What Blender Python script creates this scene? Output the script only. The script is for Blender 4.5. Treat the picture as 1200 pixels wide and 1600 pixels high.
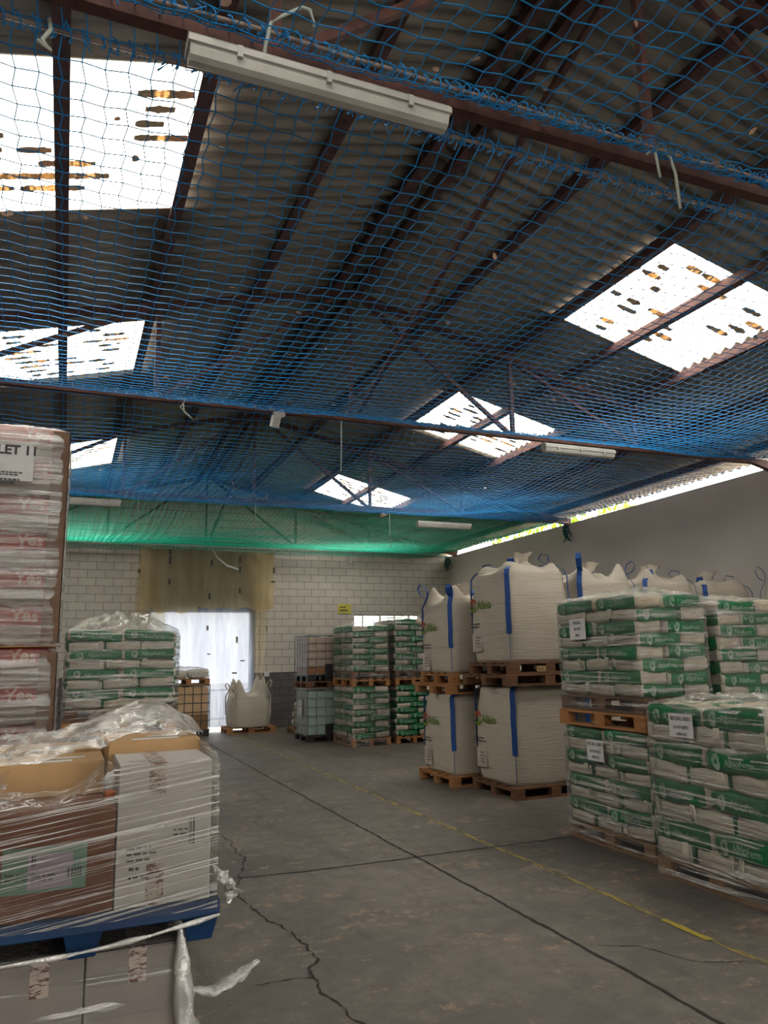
import bpy, math, random
import numpy as np
from mathutils import Vector, Matrix, noise
C = bpy.context.scene.collection
R = random.Random(7)
PI = math.pi
for o in list(bpy.data.objects): bpy.data.objects.remove(o)

# ------------------------------------------------------------------ camera
def _n(v): return v/np.linalg.norm(v)
FPX = 1187.0
dY = _n(np.array([-500., 236., FPX])); dX = np.array([2900., 170., FPX]); dX = _n(dX-dX.dot(dY)*dY)
dZ = np.cross(dX, dY)
if dZ[1] > 0: dZ = -dZ
RC = np.stack([dX, dY, dZ], 1)            # rows: camera right, down, forward in world axes
cd = bpy.data.cameras.new('camera'); cam = bpy.data.objects.new('camera', cd); C.objects.link(cam)
cam.matrix_world = Matrix(((RC[0, 0], -RC[1, 0], -RC[2, 0], 0), (RC[0, 1], -RC[1, 1], -RC[2, 1], 0),
                           (RC[0, 2], -RC[1, 2], -RC[2, 2], 1.75), (0, 0, 0, 1)))
cd.sensor_fit = 'VERTICAL'; cd.sensor_height = 24; cd.lens = FPX/1600*24; cd.clip_start = .05; cd.clip_end = 300
bpy.context.scene.camera = cam
# ------------------------------------------------------------------ world, light, exposure
W = bpy.data.worlds.new('sky'); bpy.context.scene.world = W; W.use_nodes = True
bg = W.node_tree.nodes['Background']; bg.inputs[0].default_value = (1.0, .96, .90, 1); bg.inputs[1].default_value = 7.0
vs = bpy.context.scene.view_settings
vs.view_transform = 'Standard'; vs.look = 'None'; vs.gamma = 1; vs.use_curve_mapping = False
vs.exposure = 0.76
# skylight openings in the roof: (x0, x1, y0, y1)
X0, Z0, S = 3.15, 6.62, .25
XR, XL, YB, YF = 10.35, -4.05, 20.0, -7.4
SKY = [(5.58, 7.6, 5.6, 7.55), (5.58, 7.6, 10.5, 12.45), (5.58, 7.6, 16.5, 18.35),
       (-1.25, .8, 5.0, 6.85), (-1.25, .8, 9.5, 11.35), (-1.25, .8, 15.1, 17.1),
       (5.58, 7.6, -.2, 1.6), (-1.25, .8, -.2, 1.6), (5.58, 7.6, -5.4, -3.5), (-1.25, .8, -5.4, -3.5)]
def zr(x): return Z0-S*abs(x-X0)
def portal(name, loc, rot, sx, sy):
    l = bpy.data.lights.new(name, 'AREA'); l.shape = 'RECTANGLE'; l.size = sx; l.size_y = sy
    l.cycles.is_portal = True
    o = bpy.data.objects.new(name, l); C.objects.link(o); o.location = loc; o.rotation_euler = rot
    return o
for (a, b, c, d) in SKY:
    x = (a+b)/2; ang = math.atan(S)*(1 if x > X0 else -1)
    portal('skylight_daylight', (x, (c+d)/2, zr(x)+.12), (0, ang, 0), (b-a)*1.04, d-c)
portal('doorway_daylight', (3.22, 20.35, 1.5), (PI/2, 0, 0), 2.54, 3.0)
portal('gate_daylight', (3.2, -7.7, 1.7), (-PI/2, 0, 0), 4.0, 3.4)
portal('eave_daylight', (10.75, 9, 4.9), (0, -PI/2+.0, 0), .5, 22)

# ------------------------------------------------------------------ materials
def nt(name):
    m = bpy.data.materials.new(name); m.use_nodes = True
    t = m.node_tree; b = t.nodes['Principled BSDF']; return m, t, b
def coords(t, scale=(1, 1, 1), rot=(0, 0, 0), kind='Object'):
    tc = t.nodes.new('ShaderNodeTexCoord'); mp = t.nodes.new('ShaderNodeMapping')
    mp.inputs['Scale'].default_value = scale; mp.inputs['Rotation'].default_value = rot
    t.links.new(tc.outputs[kind], mp.inputs[0]); return mp.outputs[0]
def tex(t, v, scale, detail=4, rough=.6, dist=0):
    n = t.nodes.new('ShaderNodeTexNoise'); n.inputs['Scale'].default_value = scale
    n.inputs['Detail'].default_value = detail; n.inputs['Roughness'].default_value = rough
    n.inputs['Distortion'].default_value = dist
    t.links.new(v, n.inputs['Vector']); return n.outputs['Fac']
def ramp(t, f, stops):
    r = t.nodes.new('ShaderNodeValToRGB'); e = r.color_ramp.elements
    while len(e) < len(stops): e.new(.5)
    for i, (p, c) in enumerate(stops):
        e[i].position = p; e[i].color = (*c, 1) if len(c) == 3 else c
    t.links.new(f, r.inputs[0]); return r.outputs[0]
def mathn(t, op, a, b=None, c=None):
    n = t.nodes.new('ShaderNodeMath'); n.operation = op
    for i, v in enumerate((a, b, c)):
        if v is None: continue
        if isinstance(v, (int, float)): n.inputs[i].default_value = v
        else: t.links.new(v, n.inputs[i])
    return n.outputs[0]
def bump(t, b, h, strength=.3, dist=.01):
    n = t.nodes.new('ShaderNodeBump'); n.inputs['Strength'].default_value = strength; n.inputs['Distance'].default_value = dist
    t.links.new(h, n.inputs['Height']); t.links.new(n.outputs[0], b.inputs['Normal']); return n
def mat(name, c1, c2=None, rough=.7, ns=6, stretch=(1, 1, 1), bs=0, bd=.01, bns=None, metal=0, spec=.4, p=(.35, .65), kind='Object', bst=None):
    m, t, b = nt(name)
    b.inputs['Roughness'].default_value = rough; b.inputs['Metallic'].default_value = metal
    b.inputs['Specular IOR Level'].default_value = spec
    v = coords(t, stretch, kind=kind)
    f = tex(t, v, ns)
    c2 = c2 or tuple(x*.8 for x in c1)
    t.links.new(ramp(t, f, [(p[0], c1), (p[1], c2)]), b.inputs['Base Color'])
    if bs:
        v2 = coords(t, bst or stretch, kind=kind); bump(t, b, tex(t, v2, bns or ns*2), bs, bd)
    return m
M = {}
M['rust'] = mat('rusty_steel', (.125, .055, .045), (.06, .027, .023), .75, 9, bs=.2)
M['wood'] = mat('pallet_wood', (.40, .19, .07), (.27, .12, .045), .75, 3, (1, 8, 8), bs=.2)
M['wood2'] = mat('weathered_pallet_wood', (.33, .20, .11), (.20, .11, .06), .8, 3, (1, 8, 8), bs=.2)
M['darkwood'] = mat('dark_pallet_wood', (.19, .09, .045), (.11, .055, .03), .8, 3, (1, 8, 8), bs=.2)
M['blueplastic'] = mat('blue_plastic', (.003, .032, .10), (.002, .02, .07), .5, 3, spec=.3)
M['black'] = mat('black_plastic', (.015, .015, .016), None, .5)
M['white_sack'] = mat('white_sack_weave', (.56, .51, .44), (.43, .385, .32), .55, 5, bs=.5, bd=.02, bns=9, bst=(1, 1, 3))
M['cream_sack'] = mat('cream_sack_weave', (.60, .52, .40), (.48, .41, .31), .55, 5, bs=.5, bd=.02, bns=9)
M['green_sack'] = mat('green_sack_weave', (.010, .17, .060), (.008, .11, .04), .45, 5, bs=.5, bd=.02, bns=9, bst=(1, 1, 3))
M['print_white'] = mat('white_print', (.30, .40, .33), (.16, .28, .21), .6, 14)
M['print_pink'] = mat('pale_pink_print', (.60, .46, .43), (.5, .3, .28), .6, 9)
M['print_red'] = mat('pale_red_print', (.30, .14, .11), None, .6)
M['print_grey'] = mat('dark_print', (.05, .05, .05), None, .6)
M['print_green'] = mat('green_print', (.13, .24, .02), None, .6)
M['print_brick'] = mat('brick_red_print', (.38, .07, .03), None, .6)
M['print_blue'] = mat('blue_print', (.02, .05, .2), None, .6)
M['red_sack'] = mat('red_sack', (.42, .035, .03), (.28, .05, .045), .4, 4, (1, 1, 6), bs=.5, bd=.02, bns=7)
M['silver_sack'] = mat('silver_sack', (.46, .41, .36), (.11, .10, .09), .4, 3, (1, 1, 8), bs=.6, bd=.02, bns=7)  # dark bands paint the shadows between sacks into the silver
M['kraft'] = mat('kraft_cardboard', (.46, .29, .14), (.40, .25, .12), .8, 5)
M['brown_card'] = mat('brown_cardboard', (.14, .048, .020), (.10, .036, .015), .75, 4)
M['strip_card'] = mat('cardboard_edge_protector', (.17, .095, .055), (.12, .065, .04), .6, 4, (1, 1, 3))
M['white_card'] = mat('white_cardboard', (.40, .37, .345), (.36, .335, .31), .7, 5)
M['grey_card'] = mat('grey_white_cardboard', (.20, .18, .16), (.17, .152, .138), .7, 5)
M['tape'] = mat('printed_packing_tape', (.34, .29, .25), (.10, .05, .04), .45, 30, (1, 1, 3), p=(.5, .56))
M['paper'] = mat('white_paper_label', (.62, .62, .62), (.55, .55, .56), .6, 5)
M['lilac_paper'] = mat('lilac_paper_label', (.27, .22, .26), (.22, .18, .22), .6, 5)
M['green_paper'] = mat('green_paper_label', (.11, .19, .14), (.09, .16, .12), .6, 5)
M['bluestrap'] = mat('blue_webbing', (.012, .07, .29), (.01, .05, .2), .6, 30)
M['paleblue'] = mat('pale_blue_webbing', (.12, .17, .32), None, .6, 30)
M['galv'] = mat('galvanised_steel', (.30, .30, .29), (.2, .2, .19), .4, 12, metal=.6)
M['cage_dark'] = mat('dull_cage_steel', (.11, .10, .09), (.06, .055, .05), .5, 12, metal=.4)
M['yellow_fresh'] = mat('brighter_yellow_paint', (.34, .26, .03), (.16, .125, .05), .8, 9, (4, 1.5, 1), p=(.5, .64))
M['cord'] = mat('pale_rope', (.45, .48, .43), (.35, .40, .35), .8, 30)
M['pipe'] = mat('grey_steel_cable', (.30, .24, .20), (.18, .13, .11), .5, 9)
M['debris'] = mat('dry_leaf_flake', (.85, .60, .46), (.65, .40, .26), .8, 6)
M['dirt'] = mat('brown_leaf_litter', (.74, .54, .32), (.42, .26, .12), .9, 9, (3, 10, 1))
M['yellow_sign'] = mat('yellow_sign_face', (.62, .55, .09), None, .6)
M['lampbody'] = mat('light_fitting_plastic', (.50, .50, .47), (.40, .40, .37), .4, 4)
M['net_blue'] = mat('blue_net_twine', (.005, .27, .66), (.004, .20, .52), .6, 4)
M['net_green'] = mat('green_net_twine', (.004, .50, .33), (.004, .40, .27), .6, 4)
M['net_dark'] = mat('dark_teal_twine', (.01, .10, .10), (.01, .06, .06), .7, 9)
M['ibc_white'] = mat('white_tank_plastic', (.55, .57, .55), (.48, .5, .48), .35, 2)
M['ibc_tan'] = mat('tan_tank_plastic', (.60, .40, .22), (.55, .36, .2), .4, 2)
M['ibc_brown'] = mat('brown_liquid_in_tank', (.24, .115, .025), (.2, .095, .02), .4, 2)
M['ibc_mint'] = mat('mint_tank_plastic', (.36, .46, .42), (.31, .41, .37), .35, 2)
M['ibc_pink'] = mat('pink_beige_tank_plastic', (.46, .36, .29), (.42, .33, .26), .4, 2)
M['ibc_orange'] = mat('orange_liquid_in_tank', (.33, .15, .06), (.28, .12, .05), .4, 2)
M['leaf'] = mat('sunlit_leaves', (.16, .30, .01), (.33, .42, .02), .7, 6)
M['yard'] = mat('pale_concrete_yard', (.6, .56, .5), (.5, .47, .42), .8, 2)
M['orange'] = mat('orange_plastic', (.5, .12, .02), None, .5)
M['plaster'] = mat('grey_plaster', (.60, .55, .51), (.53, .49, .45), .9, .6, bs=.15, bns=40)
M['bulk'] = None

def mat_bulk():
    m, t, b = nt('white_bulk_bag_weave'); b.inputs['Roughness'].default_value = .65
    b.inputs['Specular IOR Level'].default_value = .3
    v = coords(t, (1, 1, 1)); f = tex(t, v, 2.5, 3)
    t.links.new(ramp(t, f, [(.35, (.50, .455, .385)), (.7, (.45, .405, .335))]), b.inputs['Base Color'])
    v2 = coords(t, (1.3, 1.3, 26)); h = tex(t, v2, 1.6, 3, .55, .35)
    h2 = ramp(t, h, [(.50, (0, 0, 0)), (.60, (.2, .2, .2)), (.66, (1, 1, 1)), (.72, (.3, .3, .3))])
    bump(t, b, h2, .5, .02); return m
M['bulk'] = mat_bulk()

def mat_floor():
    m, t, b = nt('worn_concrete_floor'); v = coords(t)
    n1 = tex(t, v, .55, 6, .62, .3); n2 = tex(t, v, 5, 8, .7, .4); n3 = tex(t, v, 60, 4, .7)
    a = mathn(t, 'ADD', mathn(t, 'MULTIPLY', n1, .55), mathn(t, 'MULTIPLY', n2, .30))
    a = mathn(t, 'ADD', a, mathn(t, 'MULTIPLY', n3, .15))
    base = ramp(t, a, [(.38, (.050, .045, .040)), (.5, (.098, .087, .074)), (.60, (.16, .142, .12))])
    # sandy dust patches
    d = tex(t, coords(t, (1, 1.6, 1)), 1.5, 8, .75, .6); d2 = mathn(t, 'MULTIPLY', d, tex(t, v, 9, 4, .8))
    msk = ramp(t, d2, [(.29, (0, 0, 0)), (.36, (1, 1, 1))])
    mx = t.nodes.new('ShaderNodeMix'); mx.data_type = 'RGBA'
    t.links.new(mathn(t, 'MULTIPLY', msk, .65), mx.inputs[0]); t.links.new(base, mx.inputs[6]); mx.inputs[7].default_value = (.30, .21, .14, 1)
    # tyre scuffs, dark long smears along the aisle
    s = tex(t, coords(t, (.9, .16, 1), (0, 0, .25)), 3.2, 5, .7, .5)
    sm = ramp(t, s, [(.56, (0, 0, 0)), (.66, (1, 1, 1))])
    m2 = t.nodes.new('ShaderNodeMix'); m2.data_type = 'RGBA'
    t.links.new(mathn(t, 'MULTIPLY', sm, .55), m2.inputs[0]); t.links.new(mx.outputs[2], m2.inputs[6]); m2.inputs[7].default_value = (.045, .043, .042, 1)
    t.links.new(m2.outputs[2], b.inputs['Base Color'])
    t.links.new(ramp(t, n1, [(.35, (.5, .5, .5)), (.65, (.75, .75, .75))]), b.inputs['Roughness'])
    bump(t, b, mathn(t, 'ADD', n2, mathn(t, 'MULTIPLY', n3, .5)), .25, .01); return m
M['floor'] = mat_floor()
M['crack'] = mat('crack_dark_grit', (.018, .016, .014), (.03, .027, .024), .95, 20)  # near-black grit colour of the floor joints and cracks
M['yellow_paint'] = mat('worn_yellow_paint', (.33, .25, .045), (.10, .088, .065), .8, 5, (6, 1.2, 1), p=(.42, .56))

def mat_block(name, split=True):
    m, t, b = nt(name); b.inputs['Roughness'].default_value = .85
    tc = t.nodes.new('ShaderNodeTexCoord'); sp = t.nodes.new('ShaderNodeSeparateXYZ'); t.links.new(tc.outputs['Object'], sp.inputs[0])
    cb = t.nodes.new('ShaderNodeCombineXYZ'); t.links.new(sp.outputs[0], cb.inputs[0]); t.links.new(sp.outputs[2], cb.inputs[1])
    br = t.nodes.new('ShaderNodeTexBrick'); t.links.new(cb.outputs[0], br.inputs['Vector'])
    br.inputs['Scale'].default_value = 1; br.inputs['Brick Width'].default_value = .41; br.inputs['Row Height'].default_value = .2
    br.inputs['Mortar Size'].default_value = .007; br.inputs['Mortar Smooth'].default_value = .3; br.offset = .5
    br.inputs['Color1'].default_value = (.60, .55, .50, 1); br.inputs['Color2'].default_value = (.54, .495, .45, 1); br.inputs['Mortar'].default_value = (.19, .165, .145, 1)
    b2 = t.nodes.new('ShaderNodeTexBrick'); t.links.new(cb.outputs[0], b2.inputs['Vector'])
    b2.inputs['Scale'].default_value = 1; b2.inputs['Brick Width'].default_value = .41; b2.inputs['Row Height'].default_value = .2
    b2.inputs['Mortar Size'].default_value = .007; b2.offset = .5
    b2.inputs['Color1'].default_value = (.13, .12, .125, 1); b2.inputs['Color2'].default_value = (.105, .095, .10, 1); b2.inputs['Mortar'].default_value = (.055, .05, .05, 1)
    mx = t.nodes.new('ShaderNodeMix'); mx.data_type = 'RGBA'
    t.links.new(mathn(t, 'GREATER_THAN', sp.outputs[2], 1.4), mx.inputs[0]); t.links.new(b2.outputs[0], mx.inputs[6]); t.links.new(br.outputs[0], mx.inputs[7])
    nz = tex(t, tc.outputs['Object'], 1.3, 5); m3 = t.nodes.new('ShaderNodeMix'); m3.data_type = 'RGBA'; m3.blend_type = 'MULTIPLY'; m3.inputs[0].default_value = 1
    t.links.new(mx.outputs[2], m3.inputs[6]); t.links.new(ramp(t, nz, [(.3, (.86, .86, .86)), (.7, (1, 1, 1))]), m3.inputs[7])
    t.links.new(m3.outputs[2], b.inputs['Base Color'])
    bump(t, b, mathn(t, 'SUBTRACT', 1, br.outputs['Fac']), .4, .008); return m
M['block'] = mat_block('painted_concrete_block')

def mat_roof():
    m, t, b = nt('fibre_cement_sheet'); b.inputs['Roughness'].default_value = .95; b.inputs['Specular IOR Level'].default_value = .1
    v = coords(t, (.5, 4, 1)); n = tex(t, v, 2, 6, .7)
    t.links.new(ramp(t, n, [(.35, (.33, .29, .235)), (.68, (.20, .17, .135))]), b.inputs['Base Color']); return m
M['roof'] = mat_roof()
def mat_panel():
    m, t, b = nt('translucent_fibreglass_sheet'); t.nodes.remove(b); out = t.nodes['Material Output']
    v = coords(t, (1, 6, 1)); n = tex(t, v, 1.6, 6, .75)
    col = ramp(t, n, [(.30, (.74, .62, .42)), (.40, (.90, .88, .82)), (.7, (.95, .95, .93))])
    a = t.nodes.new('ShaderNodeBsdfTransparent'); tr = t.nodes.new('ShaderNodeBsdfTranslucent'); mx = t.nodes.new('ShaderNodeMixShader')
    t.links.new(col, a.inputs[0]); t.links.new(col, tr.inputs[0]); mx.inputs[0].default_value = .4
    t.links.new(a.outputs[0], mx.inputs[1]); t.links.new(tr.outputs[0], mx.inputs[2]); t.links.new(mx.outputs[0], out.inputs[0]); return m
M['panel'] = mat_panel()
def mat_film(name, stretch, lo, hi, amt, base=.05, tint=(.95, .96, .95), rot=(0, 0, 0), scale=1.0, bs=.8, vein=False, fk=.5):
    """clear stretch film: mostly see-through, glossy, with milky pulled streaks that also paint in its glints"""
    m, t, b = nt(name); t.nodes.remove(b); out = t.nodes['Material Output']
    v = coords(t, (1, 1, 1), rot); mp2 = t.nodes.new('ShaderNodeMapping'); mp2.inputs['Scale'].default_value = stretch
    t.links.new(v, mp2.inputs[0]); v = mp2.outputs[0]; n = tex(t, v, scale, 6, .7, .5)
    n2 = tex(t, coords(t), 2.2, 4, .6)
    f = ramp(t, n, [(lo, (0, 0, 0)), (hi, (1, 1, 1))]+([(2*hi-lo, (0, 0, 0))] if vein else []))
    f = mathn(t, 'MULTIPLY', f, ramp(t, n2, [(.3, (.35, .35, .35)), (.65, (1, 1, 1))]))
    bp = t.nodes.new('ShaderNodeBump'); bp.inputs['Strength'].default_value = bs; bp.inputs['Distance'].default_value = .02
    t.links.new(mathn(t, 'ADD', n, mathn(t, 'MULTIPLY', n2, 1.5)), bp.inputs['Height'])
    a = t.nodes.new('ShaderNodeBsdfTransparent'); a.inputs[0].default_value = (*tint, 1)
    g = t.nodes.new('ShaderNodeBsdfGlossy'); g.inputs['Roughness'].default_value = .22; g.inputs[0].default_value = (.95, .95, .95, 1)
    t.links.new(bp.outputs[0], g.inputs['Normal'])
    d = t.nodes.new('ShaderNodeBsdfDiffuse'); d.inputs[0].default_value = (.75, .74, .72, 1)  # white in the streaks: milky film plus painted glints
    m1 = t.nodes.new('ShaderNodeMixShader'); m1.inputs[0].default_value = .5
    t.links.new(g.outputs[0], m1.inputs[1]); t.links.new(d.outputs[0], m1.inputs[2])
    fr = t.nodes.new('ShaderNodeFresnel'); fr.inputs[0].default_value = 1.35; t.links.new(bp.outputs[0], fr.inputs['Normal'])
    ff = mathn(t, 'MINIMUM', mathn(t, 'ADD', mathn(t, 'ADD', mathn(t, 'MULTIPLY', f, amt), base), mathn(t, 'MULTIPLY', fr.outputs[0], fk)), 1.0)
    m2 = t.nodes.new('ShaderNodeMixShader'); t.links.new(ff, m2.inputs[0]); t.links.new(a.outputs[0], m2.inputs[1]); t.links.new(m1.outputs[0], m2.inputs[2])
    t.links.new(m2.outputs[0], out.inputs[0]); return m
M['film'] = mat_film('clear_stretch_film', (1, 1, 34), .52, .60, .72, .04)
M['film_top'] = mat_film('crinkled_film_top', (1, 1, 1), .47, .5, .6, .03, scale=8, vein=True, fk=.28)
M['film_heavy'] = mat_film('many_layers_of_film', (.7, .7, 24), .44, .60, .55, .10, tint=(.88, .85, .80))
M['film_slant'] = mat_film('pulled_stretch_film', (.8, .8, 120), .52, .58, .95, .015, rot=(0, .13, 0), scale=.9)
M['film_white'] = mat_film('crumpled_film', (1, 1, 1), .42, .6, .6, .28, scale=10, vein=True)
def mat_curtain(name, col, transp, stops, amt=.3):
    m, t, b = nt(name); t.nodes.remove(b); out = t.nodes['Material Output']
    n = tex(t, coords(t, (3, 1, .35)), 1.3, 5, .65, .4); cr = ramp(t, n, stops)
    a = t.nodes.new('ShaderNodeBsdfTransparent'); a.inputs[0].default_value = (*col, 1)
    tr = t.nodes.new('ShaderNodeBsdfTranslucent'); d = t.nodes.new('ShaderNodeBsdfDiffuse')
    t.links.new(cr, tr.inputs[0]); t.links.new(cr, d.inputs[0])
    m1 = t.nodes.new('ShaderNodeMixShader'); m1.inputs[0].default_value = .6; t.links.new(tr.outputs[0], m1.inputs[1]); t.links.new(d.outputs[0], m1.inputs[2])
    m2 = t.nodes.new('ShaderNodeMixShader'); m2.inputs[0].default_value = transp; t.links.new(m1.outputs[0], m2.inputs[1]); t.links.new(a.outputs[0], m2.inputs[2])
    t.links.new(m2.outputs[0], out.inputs[0]); return m
M['tan_sheet'] = mat_curtain('tan_plastic_sheet', (.94, .86, .68), .62, [(.3, (.66, .52, .30)), (.7, (.92, .80, .56))])
M['clear_sheet'] = mat_curtain('milky_plastic_sheet', (.90, .94, 1), .045, [(.35, (.10, .12, .165)), (.65, (.19, .215, .26))])
M['tan_fringe'] = mat_curtain('thin_tan_plastic_sheet', (.93, .89, .78), .72, [(.3, (.46, .40, .28)), (.7, (.6, .54, .40))])

# ------------------------------------------------------------------ object helpers
def tag(o, label=None, cat=None, group=None, kind=None):
    if label:
        assert 4 <= len(label.split()) <= 16, label
        o['label'] = label
    if cat: o['category'] = cat
    if group: o['group'] = group
    if kind: o['kind'] = kind
    return o
def empty(name, loc=(0, 0, 0), rz=0):
    o = bpy.data.objects.new(name, None); C.objects.link(o); o.location = loc; o.rotation_euler = (0, 0, rz); o.empty_display_size = .1; return o
def link(name, me, parent=None, loc=(0, 0, 0), rot=(0, 0, 0)):
    o = bpy.data.objects.new(name, me); C.objects.link(o); o.parent = parent; o.location = loc; o.rotation_euler = rot; return o
class MB:
    def __init__(s): s.v = []; s.f = []; s.m = []
    def add(s, vs_, fs, mi=0):
        k = len(s.v); s.v += [tuple(map(float, p)) for p in vs_]; s.f += [tuple(i+k for i in f) for f in fs]; s.m += [mi]*len(fs); return s
    def box(s, x0, x1, y0, y1, z0, z1, mi=0):
        return s.add([(x0, y0, z0), (x1, y0, z0), (x1, y1, z0), (x0, y1, z0), (x0, y0, z1), (x1, y0, z1), (x1, y1, z1), (x0, y1, z1)],
                     [(0, 3, 2, 1), (4, 5, 6, 7), (0, 1, 5, 4), (1, 2, 6, 5), (2, 3, 7, 6), (3, 0, 4, 7)], mi)
    def tube(s, pts, r, n=6, mi=0, caps=True, rz=None):
        pts = [Vector(p) for p in pts]; k = len(s.v); rings = []
        for i, p in enumerate(pts):
            d = (pts[min(i+1, len(pts)-1)]-pts[max(i-1, 0)]).normalized()
            up = Vector((0, 0, 1)) if abs(d.z) < .9 else Vector((0, 1, 0))
            a = d.cross(up).normalized(); b = a.cross(d).normalized()
            rr = r[i] if isinstance(r, (list, tuple)) else r
            for j in range(n):
                th = 2*PI*(j+.5)/n
                s.v.append(tuple(p+a*rr*math.cos(th)+b*(rz or rr)*math.sin(th)))
        for i in range(len(pts)-1):
            for j in range(n):
                s.f.append((k+i*n+j, k+i*n+(j+1) % n, k+(i+1)*n+(j+1) % n, k+(i+1)*n+j)); s.m.append(mi)
        if caps:
            s.f.append(tuple(k+j for j in range(n))[::-1]); s.m.append(mi)
            e = k+(len(pts)-1)*n; s.f.append(tuple(e+j for j in range(n))); s.m.append(mi)
        return s
    def ribbon(s, pts, wv, t=.004, mi=0):
        """flat webbing: pts path, wv width vector(s), thickness t"""
        P = [Vector(p) for p in pts]; k = len(s.v)
        for i, p in enumerate(P):
            w = Vector(wv[i] if isinstance(wv, list) else wv)
            d = (P[min(i+1, len(P)-1)]-P[max(i-1, 0)]).normalized(); nn = d.cross(w.normalized()).normalized()*t/2
            for q in (p-w/2-nn, p+w/2-nn, p+w/2+nn, p-w/2+nn): s.v.append(tuple(q))
        for i in range(len(P)-1):
            for j in range(4):
                s.f.append((k+i*4+j, k+i*4+(j+1) % 4, k+(i+1)*4+(j+1) % 4, k+(i+1)*4+j)); s.m.append(mi)
        s.f.append((k, k+1, k+2, k+3)); s.m.append(mi); e = k+4*(len(P)-1); s.f.append((e, e+1, e+2, e+3)); s.m.append(mi); return s
    def mesh(s, name, mats, smooth=False, bevel=0):
        me = bpy.data.meshes.new(name); me.from_pydata(s.v, [], s.f); 
        for m in (mats if isinstance(mats, (list, tuple)) else [mats]): me.materials.append(m)
        me.polygons.foreach_set('material_index', s.m)
        if smooth: me.polygons.foreach_set('use_smooth', [True]*len(s.f))
        me.update()
        if bevel:
            import bmesh
            b = bmesh.new(); b.from_mesh(me); bmesh.ops.bevel(b, geom=b.edges[:], offset=bevel, segments=2, affect='EDGES', profile=.5); b.to_mesh(me); b.free()
        return me
    def build(s, name, mats, parent=None, loc=(0, 0, 0), rot=(0, 0, 0), smooth=False, bevel=0):
        return link(name, s.mesh(name, mats, smooth, bevel), parent, loc, rot)
def dup(root, loc=None, rz=None, scale=None, label=None, parent=None):
    c = root.copy(); C.objects.link(c)
    if parent is not None: c.parent = parent
    if loc is not None: c.location = loc
    if rz is not None: c.rotation_euler = (0, 0, rz)
    if scale is not None: c.scale = scale
    if label: tag(c, label)
    for ch in list(root.children): dup(ch, parent=c)
    return c
_tc = {}
def text_pts(s, size=1.0, shear=0, bold=0):
    """flat text outline mesh (verts, faces) in XY, left aligned at the origin"""
    key = (s, size, shear, bold)
    if key not in _tc:
        cu = bpy.data.curves.new('t', 'FONT'); cu.body = s; cu.size = size; cu.shear = shear; cu.offset = bold; cu.resolution_u = 2
        o = bpy.data.objects.new('t', cu); C.objects.link(o)
        dg = bpy.context.evaluated_depsgraph_get(); me = o.evaluated_get(dg).to_mesh()
        _tc[key] = ([tuple(v.co) for v in me.vertices], [tuple(p.vertices) for p in me.polygons])
        bpy.data.objects.remove(o); bpy.data.curves.remove(cu)
    return _tc[key]
def text_w(s, size, bold=0): v, _ = text_pts(s, size, 0, bold); return max(p[0] for p in v)
def arc_pts(r0, r1, a0, a1, n=12, spiral=0):
    v = []; f = []
    for i in range(n+1):
        a = a0+(a1-a0)*i/n; k = 1-spiral*i/n; w = math.sin(PI*(i+.35)/(n+.7))**.5
        mid = (r0+r1)/2*k; h = (r1-r0)/2*w
        v += [((mid-h)*math.cos(a), (mid-h)*math.sin(a), 0), ((mid+h)*math.cos(a), (mid+h)*math.sin(a), 0)]
        if i < n: f.append((2*i, 2*i+1, 2*i+3, 2*i+2))
    return v, f
def place(mb, vf, fn, mi=0):
    mb.add([fn(p) for p in vf[0]], vf[1], mi)
def lines_pts(w, rows, seed=0, hh=.008, gap=.02):
    """rows of tiny unreadable print as short dashes"""
    r = random.Random(seed); v = []; f = []
    for k in range(rows):
        x = 0; y = -k*gap; end = w*r.uniform(.6, 1)
        while x < end:
            d = r.uniform(.008, .03); b = len(v)
            v += [(x, y, 0), (x+d, y, 0), (x+d, y+hh, 0), (x, y+hh, 0)]; f.append((b, b+1, b+2, b+3)); x += d+.006
    return v, f
def bars_pts(w, h, seed=0):
    r = random.Random(seed); v = []; f = []; x = 0
    while x < w:
        d = r.choice((.002, .004, .006)); b = len(v); v += [(x, 0, 0), (x+d, 0, 0), (x+d, h, 0), (x, h, 0)]; f.append((b, b+1, b+2, b+3)); x += d+r.choice((.003, .005))
    return v, f
FY = lambda ox, y, oz: (lambda p: (ox+p[0], y, oz+p[1]))          # onto a face looking towards -Y
FX = lambda x, oy, oz: (lambda p: (x, oy-p[0], oz+p[1]))          # onto a face looking towards -X

def struct(o, **k): o['kind'] = 'structure'; return o

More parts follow.
